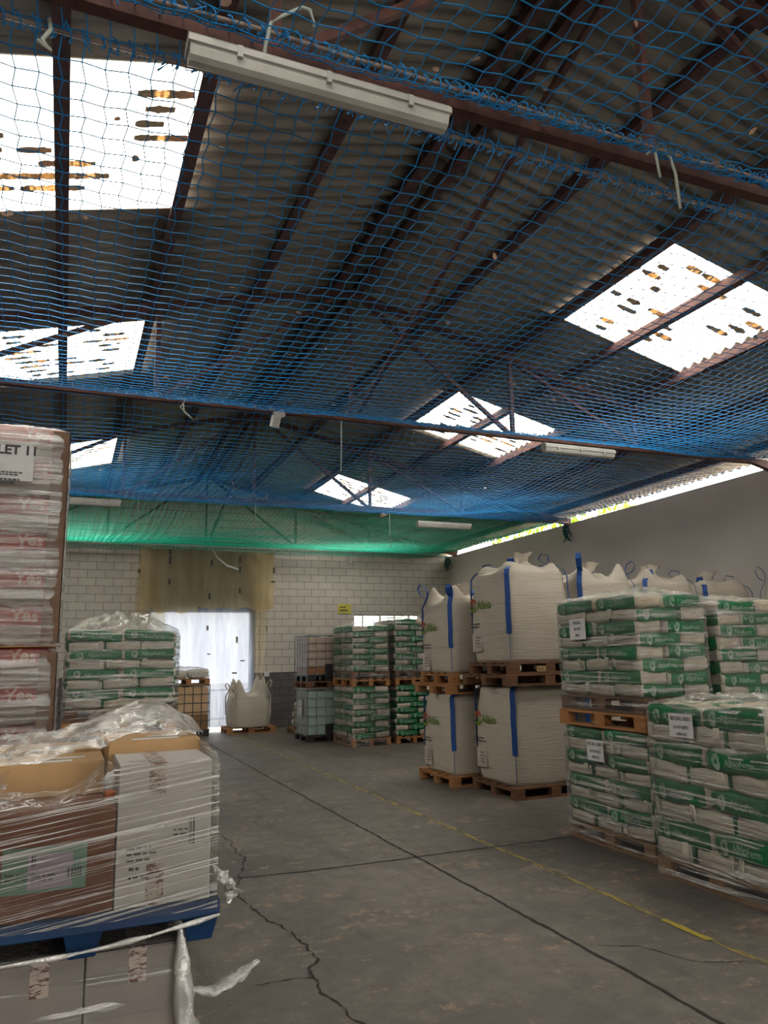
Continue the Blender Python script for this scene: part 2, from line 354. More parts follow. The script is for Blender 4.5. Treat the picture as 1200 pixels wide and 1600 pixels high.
# ================================================================== SETTING
fl = MB().add([(XL, YF, 0), (XR, YF, 0), (XR, YB+.25, 0), (XL, YB+.25, 0), (XL, YF, -.2), (XR, YF, -.2), (XR, YB+.25, -.2), (XL, YB+.25, -.2)],
              [(0, 1, 2, 3), (7, 6, 5, 4), (0, 4, 5, 1), (1, 5, 6, 2), (2, 6, 7, 3), (3, 7, 4, 0)]).build('floor', M['floor']); struct(fl)
def strip(name, pts, w, m, z=.003, jag=.3, seed=1, sub=.06):
    r = random.Random(seed); P = []
    for (a, b) in zip(pts[:-1], pts[1:]):
        a = Vector((*a, 0)); b = Vector((*b, 0)); n = max(1, int((b-a).length/sub))
        P += [a.lerp(b, i/n) for i in range(n)]
    P.append(Vector((*pts[-1], 0))); v = []; f = []
    off = 0
    for i, p in enumerate(P):
        d = (P[min(i+1, len(P)-1)]-P[max(i-1, 0)]).normalized(); nn = Vector((-d.y, d.x, 0))
        off = off*.7+r.uniform(-1, 1)*w*jag
        a = w/2*(1+r.uniform(-jag, jag)); b = w/2*(1+r.uniform(-jag, jag))
        v += [tuple(p+nn*(off-a)+Vector((0, 0, z))), tuple(p+nn*(off+b)+Vector((0, 0, z)))]
        if i: f.append((2*i-2, 2*i-1, 2*i+1, 2*i))
    return MB().add(v, f).build(name, m, fl)
strip('expansion_joint', [(2.93, 19.9), (2.95, 10), (2.98, 6), (3.03, -1)], .022, M['crack'], jag=.35)
strip('expansion_joint', [(-3, 6.6), (1.27, 6.62), (2.0, 6.54), (2.97, 6.54), (3.7, 6.55), (4.6, 6.55), (7, 6.5)], .02, M['crack'], jag=.4, seed=4)
strip('yellow_line', [(3.84, 19.5), (3.80, 12), (3.78, 6), (3.76, -1)], .045, M['yellow_paint'], .002, .08)
strip('yellow_line', [(3.765, 4.35), (3.76, 3.95)], .05, M['yellow_fresh'], .004, .12, seed=5)
strip('floor_crack', [(1.54, 8.31), (1.60, 7.9), (1.55, 7.43), (1.60, 7.2), (1.42, 6.6), (1.30, 6.32), (1.33, 5.72), (1.41, 5.43), (1.47, 5.23), (1.44, 5.1), (1.49, 4.97), (1.47, 4.7), (1.35, 4.57), (1.39, 4.38), (1.37, 4.16), (1.43, 3.87), (1.5, 3.4), (1.45, 3.0)], .014, M['crack'], jag=1.1, seed=9, sub=.03)
strip('expansion_joint', [(1.5, 9.96), (1.77, 9.97), (2.26, 9.99), (2.5, 10.0)], .012, M['crack'], jag=.6, seed=3)
strip('floor_crack', [(1.06, 4.49), (1.29, 4.48), (1.38, 4.45)], .007, M['crack'], jag=1.2, seed=15, sub=.03)
strip('floor_crack', [(3.05, 4.2), (3.3, 4.05), (3.45, 3.7), (3.7, 3.6), (3.9, 3.3)], .006, M['crack'], jag=1.2, seed=13, sub=.03)

# walls
def wall_quads(x0, x1, z0, holes, ztop):
    """front wall grid with holes (xa, xb, za, zb); ztop(x)"""
    return None
T = .22
wb = MB()
def slab(mb, xs, za, zb):      # column of wall between xs with top following zb (function or number)
    xa, xb = xs; fa = za; ta = zb(xa) if callable(zb) else zb; tb = zb(xb) if callable(zb) else zb
    mb.add([(xa, YB, fa), (xb, YB, fa), (xb, YB+T, fa), (xa, YB+T, fa), (xa, YB, ta), (xb, YB, tb), (xb, YB+T, tb), (xa, YB+T, ta)],
           [(0, 3, 2, 1), (4, 5, 6, 7), (0, 1, 5, 4), (1, 2, 6, 5), (2, 3, 7, 6), (3, 0, 4, 7)])
rz_ = lambda x: zr(x)-.02
slab(wb, (XL, 1.95), 0, rz_); slab(wb, (1.95, 3.15), 2.97, rz_); slab(wb, (3.15, 4.49), 2.97, rz_); slab(wb, (4.49, 7.38), 0, rz_)
slab(wb, (7.38, 9.4), 0, 1.85); slab(wb, (7.38, 9.4), 2.93, rz_); slab(wb, (9.4, XR+.2), 0, lambda x: min(zr(x)-.02, 9))
struct(wb.build('wall_back', M['block']))
struct(MB().box(XR, XR+.2, YF, YB+T, 0, 4.62).build('wall_right', M['plaster']))
struct(MB().box(XL-.2, XL, YF, YB+T, 0, zr(XL)-.03).build('wall_left', M['plaster']))
wf = MB(); g = (1.2, 5.2, 3.4)
for a, b, z in ((XL, g[0], 0), (g[0], X0, g[2]), (X0, g[1], g[2]), (g[1], XR+.2, 0)):
    ta, tb = zr(a)-.02, zr(b)-.02
    wf.add([(a, YF-T, z), (b, YF-T, z), (b, YF, z), (a, YF, z), (a, YF-T, ta), (b, YF-T, tb), (b, YF, tb), (a, YF, ta)],
           [(0, 3, 2, 1), (4, 5, 6, 7), (0, 1, 5, 4), (1, 2, 6, 5), (2, 3, 7, 6), (3, 0, 4, 7)])
struct(wf.build('wall_front', M['plaster']))

# corrugated roof with skylight sheets let into it
def corr(x0, x1, y0, y1, m, name, z=0, th=.0, step=.0222):
    ny = max(2, int(round((y1-y0)/step))); v = []; f = []
    for j in range(ny+1):
        y = y0+(y1-y0)*j/ny; w = .026*math.sin(2*PI*y/.177)
        for x in (x0, x1): v.append((x, y, zr(x)+.03+w+z))
    for j in range(ny): f.append((2*j, 2*j+2, 2*j+3, 2*j+1))
    return v, f
roof = MB()
def seg(x0, x1, skylights):
    cuts = sorted([(c, d) for (a, b, c, d) in skylights]); y = YF-.5
    for c, d in cuts:
        roof.add(*corr(x0, x1, y, c, None, '')); y = d
    roof.add(*corr(x0, x1, y, YB+.5, None, ''))
right = [s for s in SKY if s[0] > X0]; left = [s for s in SKY if s[0] < X0]
seg(X0, 5.58, []); seg(5.58, 7.6, right); seg(7.6, XR+.16, [])
seg(.8, X0, []); seg(-1.25, .8, left); seg(XL-.4, -1.25, [])
ro = roof.build('ceiling', M['roof'], smooth=True); struct(ro)
sol = ro.modifiers.new('s', 'SOLIDIFY'); sol.thickness = .007; sol.offset = 1
sl_lab = {0: 'corrugated skylight on right slope, largest and nearest', 1: 'corrugated skylight on right slope, middle one behind the truss', 2: 'corrugated skylight on right slope, smallest and farthest',
          3: 'corrugated skylight on left slope, large one at top left', 4: 'corrugated skylight on left slope, middle one below the top', 5: 'corrugated skylight on left slope, farthest beside the wrapped stack',
          6: 'corrugated skylight on right slope above the camera', 7: 'corrugated skylight on left slope above the camera', 8: 'corrugated skylight on right slope near front gate', 9: 'corrugated skylight on left slope near front gate'}
for i, (a, b, c, d) in enumerate(SKY):
    o = MB().add(*corr(a-.06, b+.06, c-.02, d+.02, None, '', .012)).build('window_%d' % (i+1), M['panel'], smooth=True); struct(o)
    sg = 1 if a > X0 else -1; r = random.Random(i*3+1); mb = MB()
    for k in range(40):          # leaf litter lying in the sheet valleys
        y = c+.12+(d-c-.25)*r.random(); y = (math.floor(y/.177)+.75)*.177; x = r.uniform(a+.15, b-.3)
        if k % 3 == 0: xx, yy = x, y
        elif k > 3: x = xx+r.uniform(-.25, .25); y = yy+r.choice((-.177, .177, 0))
        if not (c+.1 < y < d-.1 and a+.1 < x < b-.3): continue
        L = r.uniform(.12, .30); n = 9; vv = []
        for q in range(n+1):
            t_ = q/n; w = (.012+.034*math.sin(PI*min(max(t_, .06), .94))**.35)*r.uniform(.75, 1.2)
            px = x+L*t_; vv += [(px, y-w, zr(px)+.006), (px, y+w, zr(px)+.006)]
        mb.add(vv, [(2*q, 2*q+1, 2*q+3, 2*q+2) for q in range(n)])
    mb.build('leaf_litter', M['dirt'], o)

# purlins (continuous along the hall)
PUR = [.15, 1.2, 2.4, 3.38, 4.46, 5.6, 6.75]
for sgn in (-1, 1):
    for k, q in enumerate(PUR):
        x = X0+sgn*q
        if not XL < x < XR: continue
        zt = zr(x)-.005
        me = MB().box(x-.035, x+.035, YF, YB-.01, zt-.12, zt).box(x-.055, x+.055, YF, YB-.01, zt-.125, zt-.112)
        w = M['wood2'] if False else M['rust']
        o = me.build('roof_purlin', w)
        side = 'right' if sgn > 0 else 'left'
        nth = ['nearest the ridge', 'second from the ridge', 'third from the ridge', 'fourth from the ridge', 'fifth from the ridge', 'sixth from the ridge', 'lowest by the eave'][k]
        tag(o, f'dark rusty steel purlin on {side} roof slope, {nth}', 'beam', 'purlins under the roof sheets')

# trusses
def truss(y, label):
    r = empty('roof_truss', (X0, y, 4.64)); zc = 0.0
    def P(x, z): return (x-X0, 0, z-4.64)
    zt = lambda x: zr(x)-.24
    MB().tube([P(XL+.05, 4.68), P(XR-.02, 4.68)], .05, 4).build('bottom_chord', M['rust'], r)
    for s_ in (-1, 1):
        xe = XR-.05 if s_ > 0 else XL+.05
        m = MB().tube([P(X0, zt(X0)), P(xe, zt(xe)-.0)], .06, 4)
        m.build('rafter', M['rust'], r)
        for q in (2.35, 4.45):
            x = X0+s_*q; MB().tube([P(x, 4.70), P(x, zt(x))], .038, 4).build('web_post', M['rust'], r)
        for (qa, ta), (qb, tb) in (((.1, 1), (2.3, 0)), ((2.35, 1), (4.5, 0)), ((4.45, 1), (5.9, 0))):
            a, b = X0+s_*qa, X0+s_*qb
            MB().tube([P(a, zt(a) if ta else 4.7), P(b, zt(b) if tb else 4.7)], .036, 4).build('web_diagonal', M['rust'], r)
    MB().tube([P(X0, 4.7), P(X0, zt(X0))], .034, 4).build('king_post', M['rust'], r)
    tag(r, label, 'truss', 'steel roof trusses'); return r
YT = [3.2, 8.55, 13.9, 19.3]
for y, l in zip(YT, ['nearest rusty steel roof truss crossing above the hanging light', 'second rusty roof truss, crossing the middle of the net',
                     'third rusty roof truss, where blue net meets green', 'farthest rusty roof truss beside the block wall']): truss(y, l)
for (a, b, l) in (((X0, 3.3, 6.3), (X0, 8.5, 4.78), 'long slanting rusty brace between the two nearest trusses'), ((X0, 13.98, 6.3), (X0, 19.2, 4.78), 'long slanting rusty brace behind the green net')):
    o = MB().tube([(X0+.09, a[1], a[2]), (X0+.09, b[1], b[2])], .035, 4).build('roof_brace', M['rust']); tag(o, l, 'brace')

# ------------------------------------------------------------------ nets
def znet(x, y):
    k = 0
    ys = [-2.15]+YT+[24]
    for a, b in zip(ys[:-1], ys[1:]):
        if a <= y <= b: t_ = (y-a)/(b-a); k = math.sin(PI*t_)**.8; break
    sag = .24*k*(.75+.35*noise.noise((x*.35, y*.3, 3.1))+.25*math.exp(-((x-.5)/2.5)**2))
    e = max(0, min(1, (x-(XR-1.6))/1.6)); el = max(0, min(1, ((XL+1.6)-x)/1.6))
    return 4.60-sag*(1-e)+.13*e*e+.1*el+(.14*math.exp(-((y-8.55)/.3)**2)+.13*math.exp(-((y-3.2)/.13)**2))*(1-e)*(1-el)+.025*noise.noise((x*1.3, y*1.3, 0))
def net(x0, x1, y0, y1, m, name, gx, gy, th):
    nx = int((x1-x0)/gx); ny = int((y1-y0)/gy); P = {}
    for i in range(nx+1):
        for j in range(ny+1):
            x = x0+(x1-x0)*i/nx; y = y0+(y1-y0)*j/ny
            wob = .022*noise.noise((x*.9, y*.9, 7)); z = znet(x, y)
            P[i, j] = (x+(.010 if j % 2 else -.010)+wob+.10*noise.noise((x*.3, y*.25, 5)), y+(.008 if i % 2 else -.008)+.03*noise.noise((x*.8, y*.8, 17)), z)
    v = []; f = []; c3 = [(math.cos(a), math.sin(a)) for a in (PI/2, PI*7/6, PI*11/6)]
    def e(a, b, hor):
        k = len(v)
        for p in (a, b):
            for (c, s) in c3:
                v.append((p[0], p[1]+c*th, p[2]+s*th) if hor else (p[0]+c*th, p[1], p[2]+s*th))
        f.extend(((k, k+1, k+4, k+3), (k+1, k+2, k+5, k+4), (k+2, k, k+3, k+5)))
    for i in range(nx+1):
        for j in range(ny+1):
            if i < nx: e(P[i, j], P[i+1, j], True)
            if j < ny: e(P[i, j], P[i, j+1], False)
    me = bpy.data.meshes.new(name); me.from_pydata(v, [], f); me.materials.append(m); me.update()
    return link(name, me)
nb = net(XL+.22, XR-.05, -.6, 13.85, M['net_blue'], 'safety_net', .104, .112, .0037)
tag(nb, 'blue knotted safety net stretched under the near roof bays', 'net')
ng = net(XL+.22, XR-.05, 13.95, 19.85, M['net_green'], 'safety_net', .095, .09, .0055)
tag(ng, 'green knotted safety net in the farthest roof bay', 'net')
# net edge ropes and lashings along the trusses
def edge(y, m, par, x0=XL+.1, x1=XR-.1, coil=True, r=.012, zo=.0, seed=1):
    rr = random.Random(seed); pts = []; n = 70
    for i in range(n+1):
        x = x0+(x1-x0)*i/n; pts.append((x, y, 4.62+zo+.012*noise.noise((x*2, y, 3))))
    MB().tube(pts, r, 6).build('edge_cable', M['pipe'], par, smooth=True)
    if coil:
        mb = MB(); x = x0
        while x < x1:
            rad = rr.uniform(.022, .042); q = []; st = rr.uniform(.05, .085)
            for k in range(9):
                a = 2*PI*k/8; q.append((x+st*.5*k/8+.01*math.sin(a*2), y+rad*math.cos(a), 4.62+zo+rad*math.sin(a)+rr.uniform(-.006, .006)))
            mb.tube(q, .0045, 4, caps=False)
            q = [(x+rr.uniform(-.02, .06), y+rr.uniform(-.05, .05), 4.62+zo+rr.uniform(-.05, .03)) for _ in range(3)]; mb.tube(q, .0035, 4, caps=False)
            x += st
        mb.build('net_lashing', m, par)
edge(3.2-.13, M['net_blue'], nb, seed=2, zo=.05); edge(3.2+.15, M['net_blue'], nb, seed=3, zo=.0)
edge(13.86, M['net_blue'], nb, seed=5, r=.014); edge(13.96, M['net_green'], ng, seed=6, r=.01)
edge(19.84, M['net_green'], ng, seed=7, r=.01)
def knot(loc, m, label, size=1.0, seed=1):
    r = random.Random(seed); mb = MB()
    for k in range(16):
        q = []; ph = r.uniform(0, 2*PI); rx = r.uniform(.05, .12)*size; L = r.uniform(.15, .42)*size; dx = r.uniform(-.06, .06)
        for i in range(13):
            t_ = i/12; q.append((rx*math.sin(2*PI*t_+ph)*math.sin(PI*t_)+dx, .6*rx*math.cos(2*PI*t_+ph)*math.sin(PI*t_), -L*math.sin(PI*t_)))
        mb.tube(q, .007*size, 5)
    o = mb.build('net_bundle', m, loc=loc, smooth=True); tag(o, label, 'net bundle')
knot((XR-.12, 13.95, 4.60), M['net_dark'], 'dark green bundle of spare net hanging high on right wall', 1.0, 3)
knot((XR-.15, 19.7, 4.60), M['net_dark'], 'small green net bundle hanging in the far right corner', 1.0, 5)

# flakes of leaf lying on the net
flk = MB(); fr = random.Random(3); vv = [(0, 0, .004)]
for i in range(7):
    a = 2*PI*i/7; vv.append((.030*math.cos(a)*fr.uniform(.7, 1.2), .018*math.sin(a)*fr.uniform(.7, 1.2), fr.uniform(-.004, .008)))
flk.add(vv, [(0, i+1, (i+1) % 7+1) for i in range(7)]); flk.add([(p[0], p[1], p[2]-.006) for p in vv], [(0, (i+1) % 7+1, i+1) for i in range(7)])
flk.add([], []); fme = flk.mesh('leaf_flake', M['debris'])
for k in range(120):
    x = fr.uniform(-1, 8.8); y = 3.5+fr.random()**1.0*9.6
    if k < 10: x = fr.uniform(.2, 3.5); y = fr.uniform(2.2, 3.0)
    o = link('leaf_flake', fme, None, (x, y, znet(x, y)+.008), (fr.uniform(-.4, .4), fr.uniform(-.4, .4), fr.uniform(0, 6.3))); s_ = fr.uniform(.6, 1.4); o.scale = (s_, s_*fr.uniform(.6, 1.1), 1)
    zn = 'before the first truss' if y < 3.2 else ('between first and second truss' if y < 8.55 else 'beyond the second truss')
    hs_ = 'left' if x < X0 else 'right'
    tag(o, f'tiny dry leaf flake on the net, {zn}, {hs_} half', 'leaf', f'dry leaf flakes on the net {zn}, {hs_}')

# ------------------------------------------------------------------ strip lights
def lamp(loc, L, label, rz=0, sc=1):
    r = empty('strip_light', loc, rz)
    prof = [(-.055, .04), (-.06, .0), (-.045, -.035), (-.02, -.05), (.02, -.05), (.045, -.035), (.06, 0), (.055, .04)]
    def ext(pr, a, b, m, nm, sm=True):
        n = len(pr); v = [(a, y, z) for y, z in pr]+[(b, y, z) for y, z in pr]
        f = [(i, (i+1) % n, n+(i+1) % n, n+i) for i in range(n)]+[tuple(range(n))[::-1], tuple(range(n, 2*n))]
        return MB().add(v, f).build(nm, m, r, bevel=0)
    ext([(y*.9, z) for y, z in prof], -L/2, L/2, M['lampbody'], 'diffuser_cover')
    ext([(-.066, .015), (-.066, .045), (-.04, .075), (.04, .075), (.066, .045), (.066, .015)], -L/2-.01, L/2+.01, M['lampbody'], 'housing')
    for x in (-L*.33, 0, L*.33): MB().box(x-.012, x+.012, -.071, .071, -.008, .05).build('cover_clip', M['lampbody'], r)
    for x in (-L*.4, L*.4): MB().tube([(x, 0, .07), (x, .16 if loc[1] > 5 else .13, 4.64-loc[2])], .005, 5).build('hanger_wire', M['galv'], r)
    tag(r, label, 'lamp'); return r
lamp((1.0, 3.02, 4.40), 1.27, 'white strip light hanging nearest, below the first truss')
lamp((6.45, 8.38, 4.49), 1.15, 'white strip light under the second truss on the right')
lamp((7.05, 13.7, 4.36), 1.2, 'far white strip light under green net, right of centre')
lamp((.15, 13.7, 4.44), 1.2, 'far white strip light at left beside the wrapped stack')
# ------------------------------------------------------------------ hanging cords
def cord(pts, label, r=.007, name='hanging_cord'):
    o = MB().tube(pts, r, 6).build(name, M['cord'], smooth=True); tag(o, label, 'rope', 'cords hanging from the trusses'); return o
cord([(3.0, 8.5, 4.62), (3.0, 8.5, 4.3), (2.99, 8.5, 3.98)], 'pale cord hanging straight down from the second truss')
cord([(5.9, 13.85, 4.6), (5.9, 13.85, 4.2), (5.91, 13.85, 3.9)], 'pale cord hanging from third truss, right of the curtain')
cord([(3.17, 13.85, 4.62), (3.17, 13.85, 4.4), (3.17, 13.85, 4.15)], 'short pale cord hanging from third truss above the curtain')
cord([(1.07, 13.85, 4.62), (1.07, 13.85, 4.4), (1.05, 13.85, 4.02)], 'pale cord hanging from third truss near left lamp')
cord([(.70, 3.05, 4.43), (.71, 3.02, 4.55), (.73, 3.0, 4.66), (.79, 3.02, 4.74), (.89, 3.04, 4.84), (.93, 3.03, 4.83), (.94, 3.0, 4.72)], 'bent pale cord tied above the nearest strip light', .009)
cord([(3.14, 3.1, 4.70), (3.15, 3.05, 4.62), (3.16, 3.03, 4.5), (3.17, 3.03, 4.28)], 'longer pale cord dangling at right of nearest truss', .009)
cord([(3.0, 3.08, 4.62), (3.08, 3.05, 4.68), (3.02, 3.03, 4.60), (3.03, 3.02, 4.44)], 'shorter knotted pale cord dangling at right of nearest truss', .008)
cord([(-.22, 3.3, 4.62), (-.21, 3.28, 4.55), (-.24, 3.27, 4.48), (-.2, 3.27, 4.44), (-.26, 3.27, 4.47)], 'pale knotted cord end in the upper left net', .010)
cord([(1.0, 8.45, 4.68), (1.12, 8.43, 4.66), (1.05, 8.4, 4.55), (1.15, 8.4, 4.46), (1.2, 8.4, 4.42), (1.1, 8.42, 4.5), (1.08, 8.4, 4.6)], 'tangled white cord tied on the second truss', .009)
# small white floodlight on the second truss
r = empty('small_floodlight', (2.15, 8.42, 4.52)); MB().box(-.05, .05, -.04, .03, -.09, .05).build('lamp_head', M['lampbody'], r, rot=(.4, 0, .3), bevel=.01)
MB().box(.0, .13, -.03, .03, .02, .10).build('junction_box', M['lampbody'], r, rot=(0, -.3, 0), bevel=.01); MB().tube([(0, 0, .05), (0, .04, .15)], .012).build('bracket', M['galv'], r)
tag(r, 'small white floodlight fixed to the second truss', 'lamp')

# ------------------------------------------------------------------ outside, doorway and window
struct(MB().box(-14, 24, YB+T, 60, -.3, -.02).build('floor_outside', M['yard']))
struct(MB().box(-14, 24, -40, YF-T, -.3, -.02).build('floor_outside', M['yard']))
r = empty('window', (8.39, YB+.1, 2.4)); r.name = 'window_11'; struct(r)
f = MB().box(-1.01, 1.01, -.03, .03, -.55, -.5).box(-1.01, 1.01, -.03, .03, .49, .53).box(-1.01, -.97, -.03, .03, -.5, .5).box(.97, 1.01, -.03, .03, -.5, .5)
for x in (-.72, -.2, .25, .7): f.box(x-.02, x+.02, -.02, .02, -.5, .5)
f.build('window_frame', M['galv'], r)
# protective fence outside the window
r = empty('outside_fence', (8.5, 23.2, 0))
for x in (-2.0, -1.0, -.0, 1.0, 2.0): MB().tube([(x, 0, 0), (x, 0, 3.1)], .03).build('post', M['galv'], r)
MB().tube([(-2, 0, 3.0), (2, 0, 3.0)], .025).tube([(-2, 0, 1.6), (2, 0, 1.6)], .025).build('rail', M['galv'], r); MB().tube([(-1, 0, 3.0), (0, 0, 1.6)], .02).build('brace', M['galv'], r)
tag(r, 'grey metal fence outside the small back window', 'fence')

def sheet(name, x0, x1, zt, zb, y, m, folds, amp, seed, label, cat, nx=90, nz=34, flare=0.0, ragged=0.0):
    v = []; f = []
    for i in range(nx+1):
        for j in range(nz+1):
            a = i/nx; b = j/nz; zbb = zb+ragged*noise.noise((a*3.5, seed*1.7, 0))
            x = x0+(x1-x0)*a+flare*b*(a-.5); z = zt+(zbb-zt)*b
            yy = y-amp*(.4+.6*b)*(math.sin(a*folds*2*PI+2.2*noise.noise((a*4, b*1.5, seed)))*.5+.5)-.03*(noise.noise((a*6, b*5, seed))+.5)
            v.append((x, yy, z))
    for i in range(nx):
        for j in range(nz): k = i*(nz+1)+j; f.append((k, k+1, k+nz+2, k+nz+1))
    o = MB().add(v, f).build(name, m, smooth=True); tag(o, label, cat); return o
clear = sheet('plastic_curtain', 1.88, 4.56, 4.55, .10, YB-.12, M['clear_sheet'], 5, .07, 2, 'milky translucent plastic curtain hanging over the bright doorway', 'curtain')
sheet('tan_plastic_sheet', 1.62, 3.05, 4.54, 2.95, YB-.30, M['tan_sheet'], 2.5, .06, 3, 'tan plastic sheet hanging above the doorway, left piece', 'curtain', ragged=.25)
sheet('tan_plastic_sheet', 3.05, 5.02, 4.54, 3.05, YB-.27, M['tan_sheet'], 2.5, .06, 6, 'tan plastic sheet hanging above the doorway, right piece', 'curtain', ragged=.3)
sheet('thin_plastic_sheet', 4.3, 5.0, 4.54, .9, YB-.18, M['tan_fringe'], 1.5, .05, 8, 'thin tan plastic strip hanging along right edge of doorway', 'curtain', nx=24, flare=-.55)
sheet('thin_plastic_sheet', 1.6, 2.2, 4.54, 1.2, YB-.18, M['tan_fringe'], 1.5, .05, 9, 'thin tan plastic strip hanging along left edge of doorway', 'curtain', nx=24, flare=.3)
tr = random.Random(4)
for (px, pz, h, w) in [(2.32, 4.45, .12, .04), (2.33, 4.25, .22, .05), (2.33, 3.7, .14, .05), (3.37, 4.2, .15, .05), (3.33, 3.35, .15, .05), (4.1, 4.3, .18, .05), (4.1, 4.05, .16, .05), (4.1, 3.5, .14, .05), (5.0, 4.05, .15, .05), (4.98, 3.75, .05, .10), (3.3, 2.55, .12, .05), (4.05, 2.25, .16, .05), (4.2, 1.72, .03, .12), (3.35, 1.9, .03, .08), (4.0, 1.42, .04, .12), (4.82, 2.5, .16, .05), (1.6, 3.95, .10, .06), (3.3, 1.5, .08, .05)]:
    MB().box(px-w/2, px+w/2, YB-.385, YB-.38, pz-h/2, pz+h/2).build('tape_patch', M['print_grey'] if pz > 2.7 else M['tape'], clear)
MB().ribbon([(3.38, YB-.40, 4.55), (3.5, YB-.40, 4.35), (3.75, YB-.40, 4.15), (4.06, YB-.40, 4.05)], (.0, 0, .05), .004).build('loose_strap', M['paper'], clear)
# crowd barrier outside
r = empty('crowd_barrier', (3.75, 21.2, 0)); mb = MB().tube([(-1.1, 0, .95), (1.1, 0, .95)], .02).tube([(-1.1, 0, .2), (1.1, 0, .2)], .02)
mb.build('rail', M['rust'], r)
for k in range(12): MB().tube([(-1.1+.2*k, 0, .2), (-1.1+.2*k, 0, .95)], .010).build('bar', M['rust'], r)
for s_ in (-.8, .8): MB().tube([(s_, -.3, 0), (s_, 0, .2), (s_, .3, 0)], .02).build('foot', M['rust'], r)
tag(r, 'thin rusty crowd barrier standing outside the doorway', 'barrier')
# bushes outside beyond the right wall
for (y, l) in ((15.2, 'sunlit yellow green bush beyond right wall, nearer one'), (18.4, 'sunlit yellow green bush beyond right wall, at the corner')):
    rr = random.Random(int(y)); mb = MB(); st = MB()
    for k in range(900):
        a = rr.uniform(0, 2*PI); e_ = rr.uniform(-1, 1); ra = rr.random()**.4; p = Vector((.8*ra*math.cos(a), 1.4*ra*math.sin(a), 4.6+1.1*ra*e_))
        d = Vector((rr.uniform(-1, 1), rr.uniform(-1, 1), rr.uniform(-1, 1))).normalized()*.13; w = d.cross(Vector((0, 0, 1))).normalized()*.05
        mb.add([p-d, p+w, p+d, p-w], [(0, 1, 2, 3)])
    o = empty('garden_bush', (11.9, y, 0)); mb.build('foliage', M['leaf'], o)
    for q in range(4): st.tube([(rr.uniform(-.1, .1), rr.uniform(-.1, .1), -.02), (rr.uniform(-.4, .4), rr.uniform(-1, 1), 4.5)], .04)
    st.build('stem', M['darkwood'], o); tag(o, l, 'bush')
struct(MB().box(XR+.2, 24, YF, YB+T, -.3, -.02).build('floor_outside', M['yard']))
# sign and switch box on the back wall
r = empty('yellow_notice', (7.10, YB-.015, 3.08)); MB().box(-.19, .19, -.008, .008, -.13, .13).build('sign_plate', M['yellow_sign'], r)
mb = MB(); place(mb, lines_pts(.26, 1, 3, .04, .05), FY(-.14, -.012, .02)); place(mb, lines_pts(.26, 1, 5, .04, .05), FY(-.14, -.012, -.07)); mb.build('lettering', M['print_grey'], r)
tag(r, 'small yellow notice on the white block wall', 'sign')
o = MB().box(-.035, .035, -.06, 0, -.16, .12).build('wall_bracket', M['paper'], loc=(7.28, YB, 4.5)); tag(o, 'small white bracket high on block wall', 'bracket')
o = MB().box(-.07, .07, -.05, 0, -.06, .06).build('junction_box', M['paper'], loc=(4.92, YB-.0, 1.36), bevel=.008); tag(o, 'small grey box where wall paint changes beside doorway', 'switch')

# ================================================================== GOODS
# ---- timber pallet, prototype footprint 1.2 (x) by 1.0 (y), height .144, centred at origin base
def make_pallet():
    r = empty('timber_pallet')
    for k in range(5):
        y = -.5+.07+k*(1-.14)/4; w = .07 if k in (0, 2, 4) else .055
        MB().box(-.6, .6, y-w, y+w, .122, .144).build('deck_board', M['wood'], r, bevel=.002)
    for x in (-.53, 0, .53): MB().box(x-.07, x+.07, -.5, .5, .1, .122).build('cross_board', M['wood'], r)
    for x in (-.53, 0, .53):
        for y in (-.45, 0, .45): MB().box(x-.07, x+.07, y-.05, y+.05, .022, .1).build('block', M['wood'], r)
    for y in (-.45, 0, .45): MB().box(-.6, .6, y-.05, y+.05, 0, .022).build('bottom_board', M['wood'], r)
    return r
proto_pallet = make_pallet(); _pu = [False]
PALS = []
def pallet(x, y, z, label, sx=1.0, sy=1.0, rz=0, m=None):
    """x, y = centre; sx, sy = size along prototype axes"""
    if not _pu[0]: o = proto_pallet; _pu[0] = True
    else: o = dup(proto_pallet)
    o.location = (x, y, z); o.rotation_euler = (0, 0, rz); o.scale = (sx/1.2, sy/1.0, 1)
    tag(o, label, 'pallet', 'timber pallets'); PALS.append((o, m)); return o

